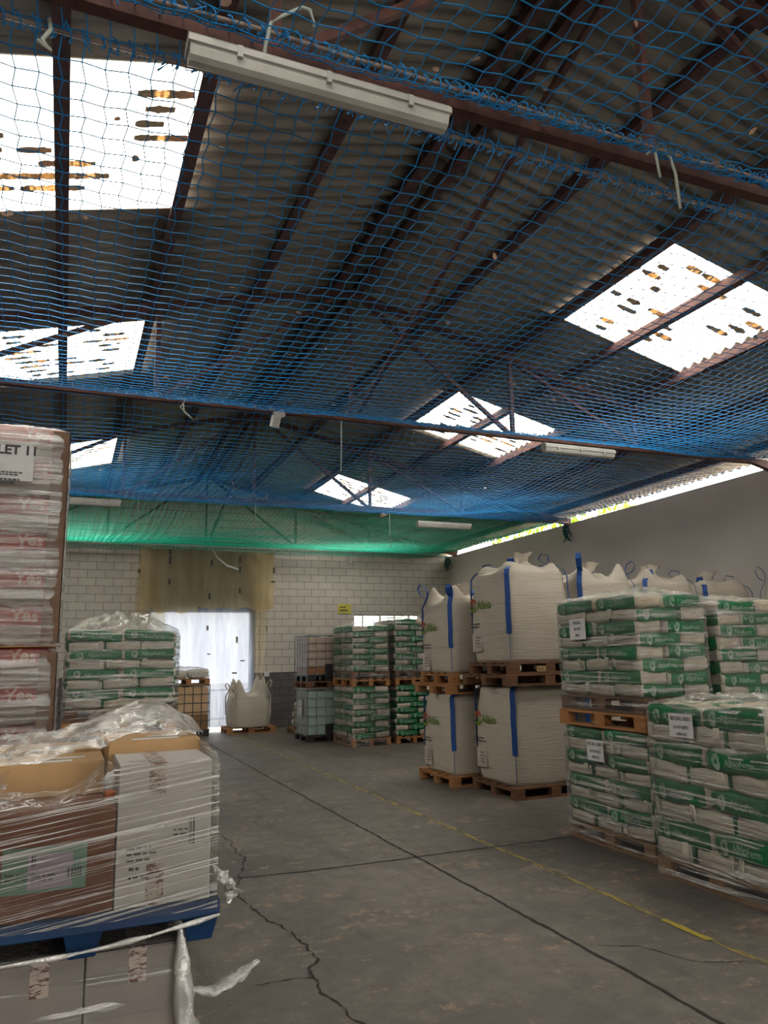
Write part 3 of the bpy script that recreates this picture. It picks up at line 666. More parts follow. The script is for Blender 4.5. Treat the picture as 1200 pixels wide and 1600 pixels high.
# ---- sacks
def supere(p, n=7.0):
    s_ = (abs(p[0])**n+abs(p[1])**n+abs(p[2])**n)**(1/n); return (p[0]/s_, p[1]/s_, p[2]/s_)
def sack_surface(seed, L, Wd, T_):
    def f(p, out=0.0):
        q = supere(p, 6.5); x, y, z = q
        d = noise.noise((x*1.7+seed*5.1, y*1.7, z*1.3)); d2 = noise.noise((x*4+seed*3.3, y*4+9, z*3))
        pinch = 1-.16*abs(x)**5
        X = x*L/2*(1+.02*d); Y = y*Wd/2*(1+.05*d2*.6+.03*d)
        Z = z*T_/2*pinch*(1+.13*d2)+.014*d
        n = Vector((q[0]**5/L, q[1]**5/Wd, q[2]**5/T_)); n = n.normalized() if n.length else Vector((0, 0, 1))
        return Vector((X, Y, Z))+n*out
    return f
def sack_mesh(name, seed, L, Wd, T_, mats, matfn, nx=12, ny=8, nz=5):
    import bmesh
    S_ = sack_surface(seed, L, Wd, T_); v = []; idx = {}; f = []; mi = []
    def gv(i, j, k):
        key = (i, j, k)
        if key not in idx:
            p = (-1+2*i/nx, -1+2*j/ny, -1+2*k/nz); idx[key] = len(v); v.append(tuple(S_(p)))
        return idx[key]
    def quad(a, b, c, d, face): f.append(tuple(gv(*q) for q in (a, b, c, d))); mi.append(matfn(face, [(-1+2*(a[0]+c[0])/2/nx), (-1+2*(a[1]+c[1])/2/ny), (-1+2*(a[2]+c[2])/2/nz)]))
    for i in range(nx):
        for j in range(ny):
            quad((i, j, nz), (i+1, j, nz), (i+1, j+1, nz), (i, j+1, nz), '+z'); quad((i, j, 0), (i, j+1, 0), (i+1, j+1, 0), (i+1, j, 0), '-z')
    for i in range(nx):
        for k in range(nz):
            quad((i, 0, k), (i+1, 0, k), (i+1, 0, k+1), (i, 0, k+1), '-y'); quad((i, ny, k), (i, ny, k+1), (i+1, ny, k+1), (i+1, ny, k), '+y')
    for j in range(ny):
        for k in range(nz):
            quad((0, j, k), (0, j, k+1), (0, j+1, k+1), (0, j+1, k), '-x'); quad((nx, j, k), (nx, j+1, k), (nx, j+1, k+1), (nx, j, k+1), '+x')
    me = bpy.data.meshes.new(name); me.from_pydata(v, [], f)
    for m in mats: me.materials.append(m)
    me.polygons.foreach_set('material_index', mi); me.polygons.foreach_set('use_smooth', [True]*len(f)); me.update(); return me, S_
SL, SW, ST = .58, .385, .118
def gmat(face, c):
    if face in ('+y', '-y'): return 1
    if face in ('+z', '-z'): return 1 if abs(c[1]) > .72 else 0
    return 0
def side_print(mb, S_, s_, sgn, T_, L, txt, size, mi_t=0, x0=-.19):
    """emblem and wordmark on the long side (sgn -1: towards -y)"""
    def pr_(p, ox, oz):
        x = (ox+p[0])*(1 if sgn < 0 else -1); z = oz+p[1]
        return tuple(S_((x/(L/2), sgn*1.0, z/(T_/2)), .003))
    place(mb, text_pts(txt, size, 0, .0012), lambda p: pr_(p, x0+.10, -.022), mi_t)
    for a0 in (0.3, 0.3+2*PI/3, .3+4*PI/3):
        place(mb, arc_pts(.022, .046, a0, a0+2.9, 10, .55), lambda p: pr_(p, x0+.03, .0), mi_t)
SV = []
for sd in range(4):
    me, S_ = sack_mesh('sack', sd, SL, SW, ST, [M['white_sack'], M['green_sack']], gmat)
    mb = MB()
    for sgn in (-1, 1): side_print(mb, S_, sd, sgn, ST, SL, 'AlbioFerm', .058)
    for e in (-1, 1):        # fold line and tiny words on the ends
        vv = []; ff = []
        for i in range(15):
            yy = -.85+1.7*i/14; vv += [tuple(S_((e, yy, .02), .0025)), tuple(S_((e, yy, .09), .0025))]
            if i and i not in (3, 11): ff.append((2*i-2, 2*i-1, 2*i+1, 2*i))
        mb.add(vv, ff, 1)
    # folded valve flap
    mb2 = MB(); 
    SV.append((me, mb.mesh('printing', [M['print_white'], M['print_red']])))
cme, _S = sack_mesh('sack', 9, SL, SW, ST, [M['cream_sack'], M['green_sack']], gmat)
flapm = MB().box(-.006, .006, -.022, .022, -.03, .045).mesh('valve_flap', M['white_sack'])
ORD = ['bottom', 'second', 'third', 'fourth', 'fifth', 'sixth', 'seventh', 'eighth', 'ninth', 'tenth']
NB = [0]
def sackstack(x, y, z, rz, desc, layers=8, th=.115, short='', group='', seed=0, full=False, lx=.8, ly=1.2, jit=.05):
    """stack frame: origin at the near-left bottom corner; lx across, ly deep; rz rotates the frame about z"""
    rr = random.Random(seed); ca, sa = math.cos(rz), math.sin(rz); kx, ky = lx/.8, ly/1.2
    for k in range(layers):
        top = k == layers-1
        if k % 2 == 0:
            L_ = [((.25, .2), 0, .5, .4, 'near cross'), ((.25, .6), 0, .5, .4, 'middle cross'), ((.25, 1.0), 0, .5, .4, 'far cross'), ((.65, .3), 1, .6, .3, 'inner near')]
            if top or full: L_.append(((.65, .9), 1, .6, .3, 'inner far'))
        else:
            L_ = [((.15, .3), 1, .6, .3, 'near long'), ((.15, .9), 1, .6, .3, 'far long'), ((.55, .2), 0, .5, .4, 'inner near')]
            if top or full: L_ += [((.55, .6), 0, .5, .4, 'inner middle'), ((.55, 1.0), 0, .5, .4, 'inner far')]
        for (cx, cy), turned, ll, ww, pos in L_:
            cx *= kx; cy *= ky
            jx, jy = rr.uniform(-.012, .012), rr.uniform(-.008, .008)
            wx = x+ca*(cx+jx)-sa*(cy+jy); wy = y+sa*(cx+jx)+ca*(cy+jy)
            me, pm = SV[rr.randrange(4)]
            if top and rr.random() < .6: me = cme
            o = link('sack', me, None, (wx, wy, z+th*(k+.5)+rr.uniform(-.003, .003)))
            o.rotation_euler = (rr.uniform(-jit, jit), rr.uniform(-jit, jit), rz+(-PI/2 if turned else 0)+rr.uniform(-jit, jit)*.8)
            o.scale = (ll*(1.035 if turned else 1.0)/SL, ww*1.045/SW, th*1.15/ST)
            c = link('printing', pm, o)
            if not turned and pos.endswith('cross'):
                fl_ = link('valve_flap', flapm, o, (-SL/2-.004, rr.choice((-.14, .14)), rr.uniform(.0, .02)), (0, rr.uniform(-.3, .3), rr.uniform(-.4, .4)))
            tag(o, f'white green printed sack, {ORD[k]} layer, {pos}, in {desc}', 'sack', group); NB[0] += 1
def film_box(x0, x1, y0, y1, z0, z1, label, name='stretch_wrap', dome=.06, rz=0, m=None, mt=None, off=.02, seed=0, corner=.05, pivot=None, lean=None, topn=10):
    """film drawn around a load: rounded skirt with sucked-in bands, crinkled domed top"""
    nz = int((z1-z0)/.05)+2; v = []; f = []; mi = []; nside = 12; ring = []
    x0 -= off; x1 += off; y0 -= off; y1 += off
    def perim(t_):     # rounded rectangle, t in 0..1
        w, h, c = x1-x0, y1-y0, corner; segs = [(w-2*c), PI/2*c, (h-2*c), PI/2*c]*2; tot = sum(segs); d = (t_ % 1)*tot; k = 0
        while d > segs[k]: d -= segs[k]; k += 1
        cs = [(x0+c, y0), None, (x1, y0+c), None, (x1-c, y1), None, (x0, y1-c), None]; dr = [(1, 0), None, (0, 1), None, (-1, 0), None, (0, -1)]
        if k % 2 == 0: return (cs[k][0]+dr[k][0]*d, cs[k][1]+dr[k][1]*d)
        a = d/c; cc = {1: (x1-c, y0+c, -PI/2), 3: (x1-c, y1-c, 0), 5: (x0+c, y1-c, PI/2), 7: (x0+c, y0+c, PI)}[k]
        return (cc[0]+c*math.cos(cc[2]+a), cc[1]+c*math.sin(cc[2]+a))
    N = 96; mx, my = (x0+x1)/2, (y0+y1)/2
    rows = [z0+(z1-z0)*k/nz for k in range(nz+1)]
    for k, z in enumerate(rows):
        for i in range(N):
            px, py = perim(i/N); t_ = 1-.012*(1+math.sin(z*54+seed))*.5+.02*noise.noise((px*4, py*4, z*6+seed))
            rz_top = max(0, (k-(nz-2))/2)*.04
            v.append((mx+(px-mx)*(t_-rz_top), my+(py-my)*(t_-rz_top), z))
    for k in range(nz):
        for i in range(N): f.append((k*N+i, k*N+(i+1) % N, (k+1)*N+(i+1) % N, (k+1)*N+i)); mi.append(0)
    base = nz*N; prev = base
    for q in range(1, topn+1):
        s_ = 1-q/topn; st = len(v)
        for i in range(N):
            a = v[base+i]; X = mx+(a[0]-mx)*s_; Y = my+(a[1]-my)*s_
            v.append((X, Y, z1+dome*(1-s_**2.2)*(1+.9*noise.noise((X*6, Y*6, seed)))+.035*noise.noise((X*17, Y*17, seed+4))*(1-s_**4)))
        for i in range(N): f.append((prev+i, prev+(i+1) % N, st+(i+1) % N, st+i)); mi.append(1)
        prev = st
    mb = MB(); mb.v = v; mb.f = f; mb.m = mi
    o = mb.build(name, [m or M['film'], mt or M['film_top']], smooth=True)
    if rz and pivot:
        pass
    tag(o, label, 'plastic film'); return o
def doc(label_lines, w, h, parent, fn, mat_, seed=0, big=None, barcode=False):
    mb = MB(); mb.add([fn((0, 0, 0)), fn((w, 0, 0)), fn((w, h, 0)), fn((0, h, 0))], [(0, 1, 2, 3)], 0)
    return mb

# --- sack stacks. (near-left corner x, y, z)
pg = 'white green sacks piled on pallets'
#P2 nearest right
pallet(4.9, 4.6, 0, 'worn timber pallet under nearest sack load, right frame edge', 1.2, .8, PI/2, M['wood2'])
sackstack(4.5, 4.0, .144, 0, 'nearest right load', 8, .147, group=pg, seed=11)
#P1
pallet(5.08, 6.03, 0, 'timber pallet on floor under sacks right of bulk bags', 1.2, .8, PI/2, M['wood2'])
sackstack(4.68, 5.43, .144, 0, 'lower load right of bulk bags', 8, .113, group=pg, seed=12)
pallet(5.08, 6.03, 1.06, 'orange timber pallet between the two sack loads at right', 1.25, .84, PI/2, M['wood'])
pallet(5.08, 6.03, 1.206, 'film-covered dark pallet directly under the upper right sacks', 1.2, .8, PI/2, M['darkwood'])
sackstack(4.68, 5.43, 1.35, 0, 'upper load right of bulk bags', 8, .113, group=pg, seed=13)
#P1b
pallet(6.02, 6.03, 1.05, 'pallet under the rear sack load at right frame edge', 1.2, .8, PI/2, M['darkwood'])
sackstack(5.62, 5.43, 1.194, 0, 'rear right load', 9, .113, group=pg, seed=14)
#B and C
pallet(5.8, 15.35, 0, 'timber pallet on floor under far sacks beside tank cages', 1.2, .82, PI/2, M['wood'])
sackstack(5.4, 14.76, .144, 0, 'lower load beside tank cages', 9, .112, group=pg, seed=15)
pallet(5.8, 15.35, 1.17, 'lower of two stacked pallets between far sacks beside cages', 1.2, .82, PI/2, M['wood'])
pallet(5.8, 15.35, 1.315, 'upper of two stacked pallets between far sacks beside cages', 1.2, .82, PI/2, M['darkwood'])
sackstack(5.4, 14.76, 1.46, 0, 'upper load beside tank cages', 8, .115, group=pg, seed=16)
pallet(6.78, 15.4, 0, 'timber pallet on floor under far sacks behind bulk bags', 1.2, .82, PI/2, M['wood'])
sackstack(6.38, 14.81, .144, 0, 'far lower load behind bulk bags', 9, .112, group=pg, seed=17)
pallet(6.78, 15.4, 1.17, 'lower of two pallets between far sacks behind bulk bags', 1.2, .82, PI/2, M['wood'])
pallet(6.78, 15.4, 1.315, 'upper of two pallets between far sacks behind bulk bags', 1.2, .82, PI/2, M['darkwood'])
sackstack(6.38, 14.81, 1.46, 0, 'far upper load behind bulk bags', 9, .118, group=pg, seed=18)
#D, long side facing the camera (frame turned 90 degrees)
pallet(.63, 9.75, .95, 'orange timber pallet low under left sack load', 1.25, .9, 0, M['wood'])
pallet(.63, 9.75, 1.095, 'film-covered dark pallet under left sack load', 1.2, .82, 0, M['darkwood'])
sackstack(1.22, 9.35, 1.24, PI/2, 'left load by bright doorway', 8, .108, group=pg, seed=19, jit=.10)
for (px, nm) in ((.28, 'left'), (.93, 'right')):
    pass
film_box(4.5, 5.3, 4.0, 5.2, .02, 1.34, 'clear film around the nearest sack load at right', seed=1)
film_box(4.68, 5.48, 5.43, 6.63, .02, 1.05, 'clear film around lower sack load right of bulk bags', seed=2, dome=.0)
film_box(4.68, 5.48, 5.43, 6.63, 1.21, 2.26, 'clear film around upper sack load right of bulk bags', seed=3, dome=.08)
film_box(5.62, 6.42, 5.43, 6.63, 1.2, 2.22, 'clear film around rear sack load at right edge', seed=4)
film_box(5.4, 6.2, 14.76, 15.96, .02, 1.155, 'clear film around lower far sacks beside tank cages', seed=5, dome=0)
film_box(5.4, 6.2, 14.76, 15.96, 1.32, 2.39, 'clear film around upper far sacks beside tank cages', seed=6, dome=.1)
film_box(6.38, 7.18, 14.81, 16.01, 1.32, 2.54, 'clear film around upper far sacks behind bulk bags', seed=7, dome=.08)
film_box(.03, 1.23, 9.35, 10.15, 1.1, 2.12, 'crinkled clear film around left sacks by bright doorway', seed=8, dome=.17, topn=16, off=.035)

# paper labels on the sack loads
def paper_label(name, parent_loc, fn_axis, w, h, lines, label, size=.03, m=None):
    r = empty(name, parent_loc); F = (lambda p: (p[0], 0, p[1])) if fn_axis == 'y' else (lambda p: (0, -p[0], p[1]))
    n = Vector((0, -1, 0)) if fn_axis == 'y' else Vector((-1, 0, 0))
    v = [Vector(F(p)) for p in ((-w/2, -h/2, 0), (w/2, -h/2, 0), (w/2, h/2, 0), (-w/2, h/2, 0))]
    MB().add(v+[p+n*.002 for p in v], [(0, 1, 2, 3), (7, 6, 5, 4), (0, 4, 5, 1), (1, 5, 6, 2), (2, 6, 7, 3), (3, 7, 4, 0)]).build('sheet', m or M['paper'], r)
    mb = MB(); z = h/2-.03-size*.7
    for s_, sz in lines:
        if s_ == '~':
            place(mb, lines_pts(w*.8, 2, int(sz*1000), sz*.4, sz*.7), lambda p: tuple(Vector(F((p[0]-w*.4, p[1]+z, 0)))+n*.004)); z -= sz*2.2; continue
        tw = text_w(s_, sz, .0006); place(mb, text_pts(s_, sz, 0, .0035 if sz > .08 else .0006), lambda p: tuple(Vector(F((p[0]-tw/2, p[1]+z, 0)))+n*.004)); z -= sz*1.5
    mb.build('lettering', M['print_grey'], r); tag(r, label, 'label'); return r
LL = [('BICIAL 0001', .042), ('23107-0072', .034), ('1000 KG', .03)]
paper_label('paper_label', (4.465, 4.78, 1.18), 'x', .25, .18, LL, 'white paper label on the nearest right sack load')
paper_label('paper_label', (4.645, 6.25, 1.98), 'x', .25, .2, [('BICIAL', .04), ('23107', .04), ('0001', .035), ('1000 KG', .03)], 'white paper label on upper sacks right of bulk bags')
paper_label('paper_label', (4.645, 6.1, .85), 'x', .24, .19, LL, 'white paper label on lower sacks right of bulk bags')

# ---- bulk bags
BW = .98
def bulk_mesh(h, seed, style):
    N = 72; v = []; f = []; hw = BW/2; n_ = 6.5 if style != 'soft' else 4.0
    def cross(th, k=1.0):
        c, s_ = math.cos(th), math.sin(th); r = 1/((abs(c)**n_+abs(s_)**n_)**(1/n_)); return c*r*hw*k, s_*r*hw*k
    nz = 26
    for j in range(nz+1):
        t_ = j/nz; k = .93+.075*math.sin(PI*min(1, t_*1.15))**.6-(.05*max(0, (t_-.88)/.12)**2 if style == 'flat' else .02*max(0, (t_-.9)/.1))
        for i in range(N):
            th = 2*PI*i/N; x, y = cross(th, k); d = 1+.012*noise.noise((x*3, y*3, t_*5+seed*7)); v.append((x*d, y*d, h*t_))
    for j in range(nz):
        for i in range(N): f.append((j*N+i, j*N+(i+1) % N, (j+1)*N+(i+1) % N, (j+1)*N+i))
    f.append(tuple(range(N))[::-1]); prev = nz*N; nr = 16; e0 = prev
    for q in range(1, nr+1):
        r_ = 1-q/nr; st = len(v)
        for i in range(N):
            th = 2*PI*i/N; x, y, _ = v[e0+i]; x *= r_; y *= r_; cr = abs(math.sin(2*th))**5
            fold = noise.noise((math.cos(th)*4, math.sin(th)*4, r_*2+seed*3))
            if style == 'flat': dz = .06*(1-r_**2)+.012*fold
            else:
                pk = {'peak': .20, 'gather': .11, 'soft': .34}[style]
                px = math.exp(-((r_-.80)/.16)**2)*cr*pk*(1+.5*noise.noise((math.cos(th)*1.2, math.sin(th)*1.2, seed*2.7)))
                dz = px+.10*(1-r_**3)*(1+.6*fold)+.05*fold*math.sin(PI*r_)
                if style == 'gather': dz += .16*math.exp(-(r_/.22)**2)
                if style == 'soft': dz = px*1.1+.04*(1-r_**2)*(1+fold)
            v.append((x, y, h+dz))
        for i in range(N): f.append((prev+i, prev+(i+1) % N, st+(i+1) % N, st+i))
        prev = st
    mb = MB(); mb.v = v; mb.f = f; mb.m = [0]*len(f); return mb
def bulk(x, y, z, h, seed, style, label, straps='blue', logo=True, loops=True, w=1.0, lean=0, hs=None):
    r = empty('bulk_bag', (x, y, z)); b = bg_ = bulk_mesh(h, seed, style).build('bag_body', M['bulk'], r, smooth=True)
    rr = random.Random(seed); hw = BW/2*.885*1.0
    sm = M['bluestrap'] if straps == 'blue' else M['bulk']
    for ix, (sx, sy) in enumerate(((-1, -1), (1, -1), (1, 1), (-1, 1))):
        d = Vector((-sy*.7, sx*.7, 0))*.07 if False else Vector((sy, -sx, 0)).normalized()*(.065 if straps == 'blue' else .05)
        o_ = hw+.012; pts = []
        zb = h*(.30+.05*rr.random())
        for k in range(9):
            t_ = k/8; zz = zb+(h*.97-zb)*t_; bul = 1+.01*math.sin(PI*t_); pts.append((sx*o_*bul+rr.uniform(-.004, .004), sy*o_*bul, zz))
        sew = MB().tube([(sx*o_*.985, sy*o_*.985, .03), (sx*o_*.99, sy*o_*.99, zb)], .005, 4).build('corner_seam', M['paleblue'] if straps == 'blue' else M['bulk'], r)
        if style == 'flat' or not loops:
            pts.append((sx*(o_-.05), sy*(o_-.05), h*1.01)); pts.append((sx*(o_-.14), sy*(o_-.14), h+.035))
        else:
            a = rr.uniform(-.5, .5); H_ = rr.uniform(.16, .27)
            if style == 'gather': lp = ((-.03, .045), (-.08, .09), (-.14, .11), (-.20, .13), (-.25, .18), (-.22, .24), (-.15, .22), (-.16, .15))
            else: lp = ((-.03, .05), (-.06, .12), (-.07, .19), (-.05, .26), (-.0, .31), (.03, .25), (-.0, .16), (-.05, .12))
            for n_l, (u, q) in enumerate(lp):
                pts.append((sx*(o_+u+a*.03*n_l*.4), sy*(o_+u)+a*.04*n_l*.5, h+q*H_/.22))
        MB().ribbon(pts, d, .006).build('lift_strap', sm, r)
    if style in ('gather', 'peak') and loops:
        mb = MB(); N = 20; rad = [.05, .06, .10, .09, .12]; zz = [0, .05, .10, .15, .21]; vv = []; ff = []
        for k in range(5):
            for i in range(N):
                th = 2*PI*i/N; q = rad[k]*(1+.25*math.sin(th*5+seed)*(k/4)); vv.append((q*math.cos(th)+.02*k, q*math.sin(th), h+.10+zz[k]+.015*math.sin(3*th+seed)*(k/4)))
        for k in range(4):
            for i in range(N): ff.append((k*N+i, k*N+(i+1) % N, (k+1)*N+(i+1) % N, (k+1)*N+i))
        mb.add(vv, ff).build('filling_spout', M['bulk'], r, smooth=True)
    if logo:
        xs = -BW/2*1.008-.004; oz = h*.66
        mb = MB(); cy = .33
        place(mb, text_pts('Albio', .16, 0, .003), FX(xs, cy-.105, oz-.055), 0)
        def F2(ax, az): return lambda p: (xs, ax-p[0], az+p[1])
        for a0, mi in ((.2, 1), (PI+.2, 0)): place(mb, arc_pts(.060, .100, a0, a0+2.7, 14, .12), F2(cy+.0, oz), mi)
        for a0, mi in ((1.3, 1), (PI+1.3, 0)): place(mb, arc_pts(.022, .048, a0, a0+2.6, 10, .2), F2(cy+.0, oz), mi)
        mb.build('logo_print', [M['print_green'], M['print_brick']], b)
        mb = MB(); place(mb, lines_pts(.10, 1, 41, .025, .03), FX(xs, cy+.07, oz+.15), 1)
        place(mb, lines_pts(.34, 2, seed, .018, .04), FX(xs, cy+.09, oz-.26)); place(mb, lines_pts(.16, 4, seed+5, .01, .04), FX(xs, cy-.02, oz-.44))
        mb.build('small_print', [M['print_grey'], M['print_blue']], b)
        MB().add([FX(xs+.002, cy+.05, oz-.62)(p) for p in ((0, 0, 0), (.24, 0, 0), (.24, .24, 0), (0, .24, 0))], [(0, 1, 2, 3)]).build('document_pocket', M['white_sack'], b)
    r.scale = (w, w, 1) if hs is None else (w, w, hs); r.rotation_euler = (0, 0, lean); tag(r, label, 'bulk bag', 'white bulk bags'); return r
# front pair of columns
pallet(5.47, 10.08, 0, 'timber pallet on floor under left bulk bag column', 1.12, 1.06, 0, M['wood'])
bulk(5.43, 10.07, .144, 1.06, 1, 'flat', 'lower white bulk bag of the left column, flattened by pallets above')
pallet(5.52, 10.10, 1.225, 'lower pallet pressed between left bulk bags', 1.25, 1.10, 0, M['wood'])
pallet(5.53, 10.12, 1.369, 'upper pallet between left bulk bags', 1.1, 1.0, 0, M['wood'])
bulk(5.44, 10.07, 1.513, .98, 2, 'peak', 'upper white bulk bag of the left column, blue loops standing up')
pallet(5.75, 8.90, 0, 'timber pallet on floor under large bulk bag beside sacks', 1.2, 1.06, 0, M['darkwood'])
bulk(5.69, 8.91, .144, 1.18, 3, 'flat', 'large lower white bulk bag with horizontal creases beside the sacks', w=1.05)
pallet(5.72, 8.90, 1.36, 'wide lower pallet pressed between the large bulk bags', 1.28, 1.16, 0, M['darkwood'])
pallet(5.77, 8.90, 1.504, 'upper pallet with stamped blocks between the large bulk bags', 1.2, 1.06, 0, M['darkwood'])
bulk(5.69, 8.91, 1.648, 1.16, 4, 'gather', 'large upper white bulk bag with long blue strap at corner', w=1.05)
names = ['second from the left', 'third from the left', 'fourth from the left', 'rightmost against the wall']
for i, (bx, hh, st) in enumerate(((6.85, 1.10, 'peak'), (7.97, 1.09, 'gather'), (9.07, 1.02, 'gather'), (9.82, 1.0, 'peak'))):
    w_ = .92 if i == 3 else 1.04
    if i == 3: bx = 9.86; 
    yb = 8.95 if i < 3 else 7.85
    pallet(bx, yb, 0, f'timber pallet under rear row bulk bags, {names[i]}', 1.05 if i < 3 else .9, 1.05, 0, M['wood'])
    bulk(bx, yb, .144, 1.14, 10+i, 'flat', f'lower white bulk bag in row along wall, {names[i]}', w=w_, logo=False)
    pallet(bx, yb, 1.32, f'pallet between rear row bulk bags, {names[i]}', 1.05 if i < 3 else .9, 1.05, 0, M['wood'])
    pallet(bx, yb, 1.464, f'second pallet between rear row bulk bags, {names[i]}', 1.05 if i < 3 else .9, 1.05, 0, M['darkwood'])
    bulk(bx, yb, 1.608, hh, 20+i, st, f'upper white bulk bag behind the wrapped sacks, {names[i]}', w=w_, logo=False)
# support under the hidden rear right load
pallet(6.02, 6.03, 0, 'timber pallet on floor under rear right sack load', 1.2, .8, PI/2, M['darkwood'])
sb = sackstack
for k in range(8):
    for j in range(2):
        o = link('sack', SV[(k+j) % 4][0], None, (5.62+.4, 5.43+.32+.58*j, .144+.113*(k+.5))); o.scale = (.78/SL, .56/SW, .113*1.02/ST)
        tag(o, f'white green sack, {ORD[k]} layer, {"near" if j == 0 else "far"} one, under rear right load', 'sack', pg)
# far single soft bag on its pallet
pallet(4.28, 19.2, 0, 'orange timber pallet under single soft bag near doorway', 1.2, .8, 0, M['wood'])
bulk(4.26, 19.2, .144, .74, 31, 'soft', 'slumped white bulk bag with pale loops beside the doorway', straps='white', logo=False, w=1.02)
# stamped blocks on the big-bag pallet
for (x, s_) in ((5.62, 'EPAL'), (6.22, '48')):
    mb = MB().box(x-.07, x+.07, 8.362, 8.366, 1.53, 1.60); place(mb, text_pts(s_, .045), FY(x-.055, 8.360, 1.545), 1)
    pl = [p for p, _ in PALS if p['label'].startswith('upper pallet with stamped')][0]
    o = mb.build('stamp_plate', [M['kraft'], M['print_grey']], pl); o.matrix_parent_inverse = Matrix.LocRotScale(pl.location, None, pl.scale).inverted()

# ---- caged tanks
def ibc(x, y, z, h, label, tank, low, levelz, cage='dark', sx=1.0, sy=1.0, base='black', black_valve=False):
    r = empty('caged_tank', (x, y, z)); hx, hy = sx/2, sy/2; cm = M['cage_dark'] if cage == 'dark' else M['galv']
    pb = MB()
    for a in (-hx, -.08, hx-.16):
        for b_ in (-hy, -.08, hy-.16): pb.box(a, a+.16, b_, b_+.16, 0, .10)
    pb.box(-hx, hx, -hy, hy, .10, .13).build('base_pallet', M['black'], r)
    lv = levelz
    if low: MB().box(-hx+.035, hx-.035, -hy+.035, hy-.035, .135, lv).build('liquid_fill', low, r, bevel=.02)
    MB().box(-hx+.035, hx-.035, -hy+.035, hy-.035, (lv-.01) if low else .135, h-.04).build('tank', tank, r, bevel=.03)
    MB().tube([(0, 0, h-.05), (0, 0, h+.0)], .09, 20).build('screw_cap', M['black'] if cage == 'dark' else M['lampbody'], r)
    cg = MB(); nv = 6; zs = [.15+(h-.15)*k/5 for k in range(6)]
    for zz in zs:
        rad = .016 if zz == zs[-1] else .012
        cg.tube([(-hx, -hy, zz), (hx, -hy, zz), (hx, hy, zz), (-hx, hy, zz), (-hx, -hy, zz)], rad, 5)
    for k in range(nv):
        t_ = k/(nv-1)*2-1
        for s_ in (-1, 1):
            cg.tube([(t_*hx, s_*hy, .12), (t_*hx, s_*hy, h)], .011, 5); cg.tube([(s_*hx, t_*hy, .12), (s_*hx, t_*hy, h)], .011, 5)
    cg.build('wire_cage', cm, r)
    for t_ in (-.45, .45): MB().tube([(t_*hx, -hy, h+.005), (t_*hx, hy, h+.005)], .014, 6).build('top_bar', cm, r)
    if black_valve:
        MB().box(-.12, .16, -hy-.02, -hy+.06, .14, .36).build('outlet_valve', M['black'], r, bevel=.01)
    if black_valve == 2: MB().box(-hx-.006, -hx, -.12, .22, .5, .85).build('label_plate', M['paper'], r)
    tag(r, label, 'tank', 'caged liquid tanks'); return r
ibc(2.75, 19.2, 0, 1.17, 'caged tank half full of brown liquid before the doorway', M['ibc_tan'], M['ibc_brown'], .5, 'dark', .98, 1.0)
pallet(2.75, 19.2, 1.18, 'timber pallet on top of brown caged tank', .98, .9, 0, M['wood'])
for i, (dx, dz) in enumerate(((-.25, 0), (.24, .015))):
    me_, _ = sack_mesh('pale_sack', 40+i, .48, .6, .2, [M['white_sack']], lambda a, b: 0)
    o = link('pale_sack', me_, None, (2.75+dx, 19.15, 1.42+dz)); tag(o, f'pale film-wrapped sack on the brown tank, {"left" if i == 0 else "right"} one', 'sack')
film_box(2.26, 3.22, 18.75, 19.6, 1.33, 1.55, 'crinkled film over two pale sacks on the brown tank', seed=12, dome=.05, off=.01)
ibc(5.37, 16.55, 0, 1.10, 'lower caged tank with mint liquid beside the far sacks', M['ibc_mint'], None, .5, 'galv', 1.06, 1.0, black_valve=2)
pallet(5.37, 16.55, 1.115, 'thin pallet between the two stacked caged tanks', 1.06, 1.0, 0, M['darkwood'])
ibc(5.37, 16.55, 1.26, .98, 'upper caged tank, pinkish with orange liquid, on another tank', M['ibc_pink'], M['ibc_orange'], .3, 'galv', 1.04, 1.0, black_valve=True)
ibc(-.62, 5.78, 0, 1.16, 'white caged tank at left edge below the tall stack', M['ibc_white'], None, .5, 'galv', 1.14, 1.0)
ibc(.36, 5.80, 0, 1.16, 'narrow caged tank hidden behind the film-wrapped cartons', M['ibc_white'], None, .5, 'galv', .74, 1.0)
ibc(.63, 9.75, 0, .93, 'low caged tank carrying the left sack load', M['ibc_white'], None, .5, 'dark', 1.15, .9)
# small far pile of white sacks
pallet(5.55, 18.1, 0, 'small timber pallet under white sacks beside grey wall', 1.0, .8, 0, M['wood2'])
for k in range(3):
    me_, _ = sack_mesh('white_bag', 50+k, .8, .6, .2, [M['white_sack']], lambda a, b: 0)
    o = link('white_bag', me_, None, (5.52+.03*k, 18.1, .145+.1+.19*k), (0, 0, .1*k)); tag(o, f'plump white sack, {["bottom","middle","top"][k]} of three beside far tank', 'sack', 'plump white sacks beside the far tank')

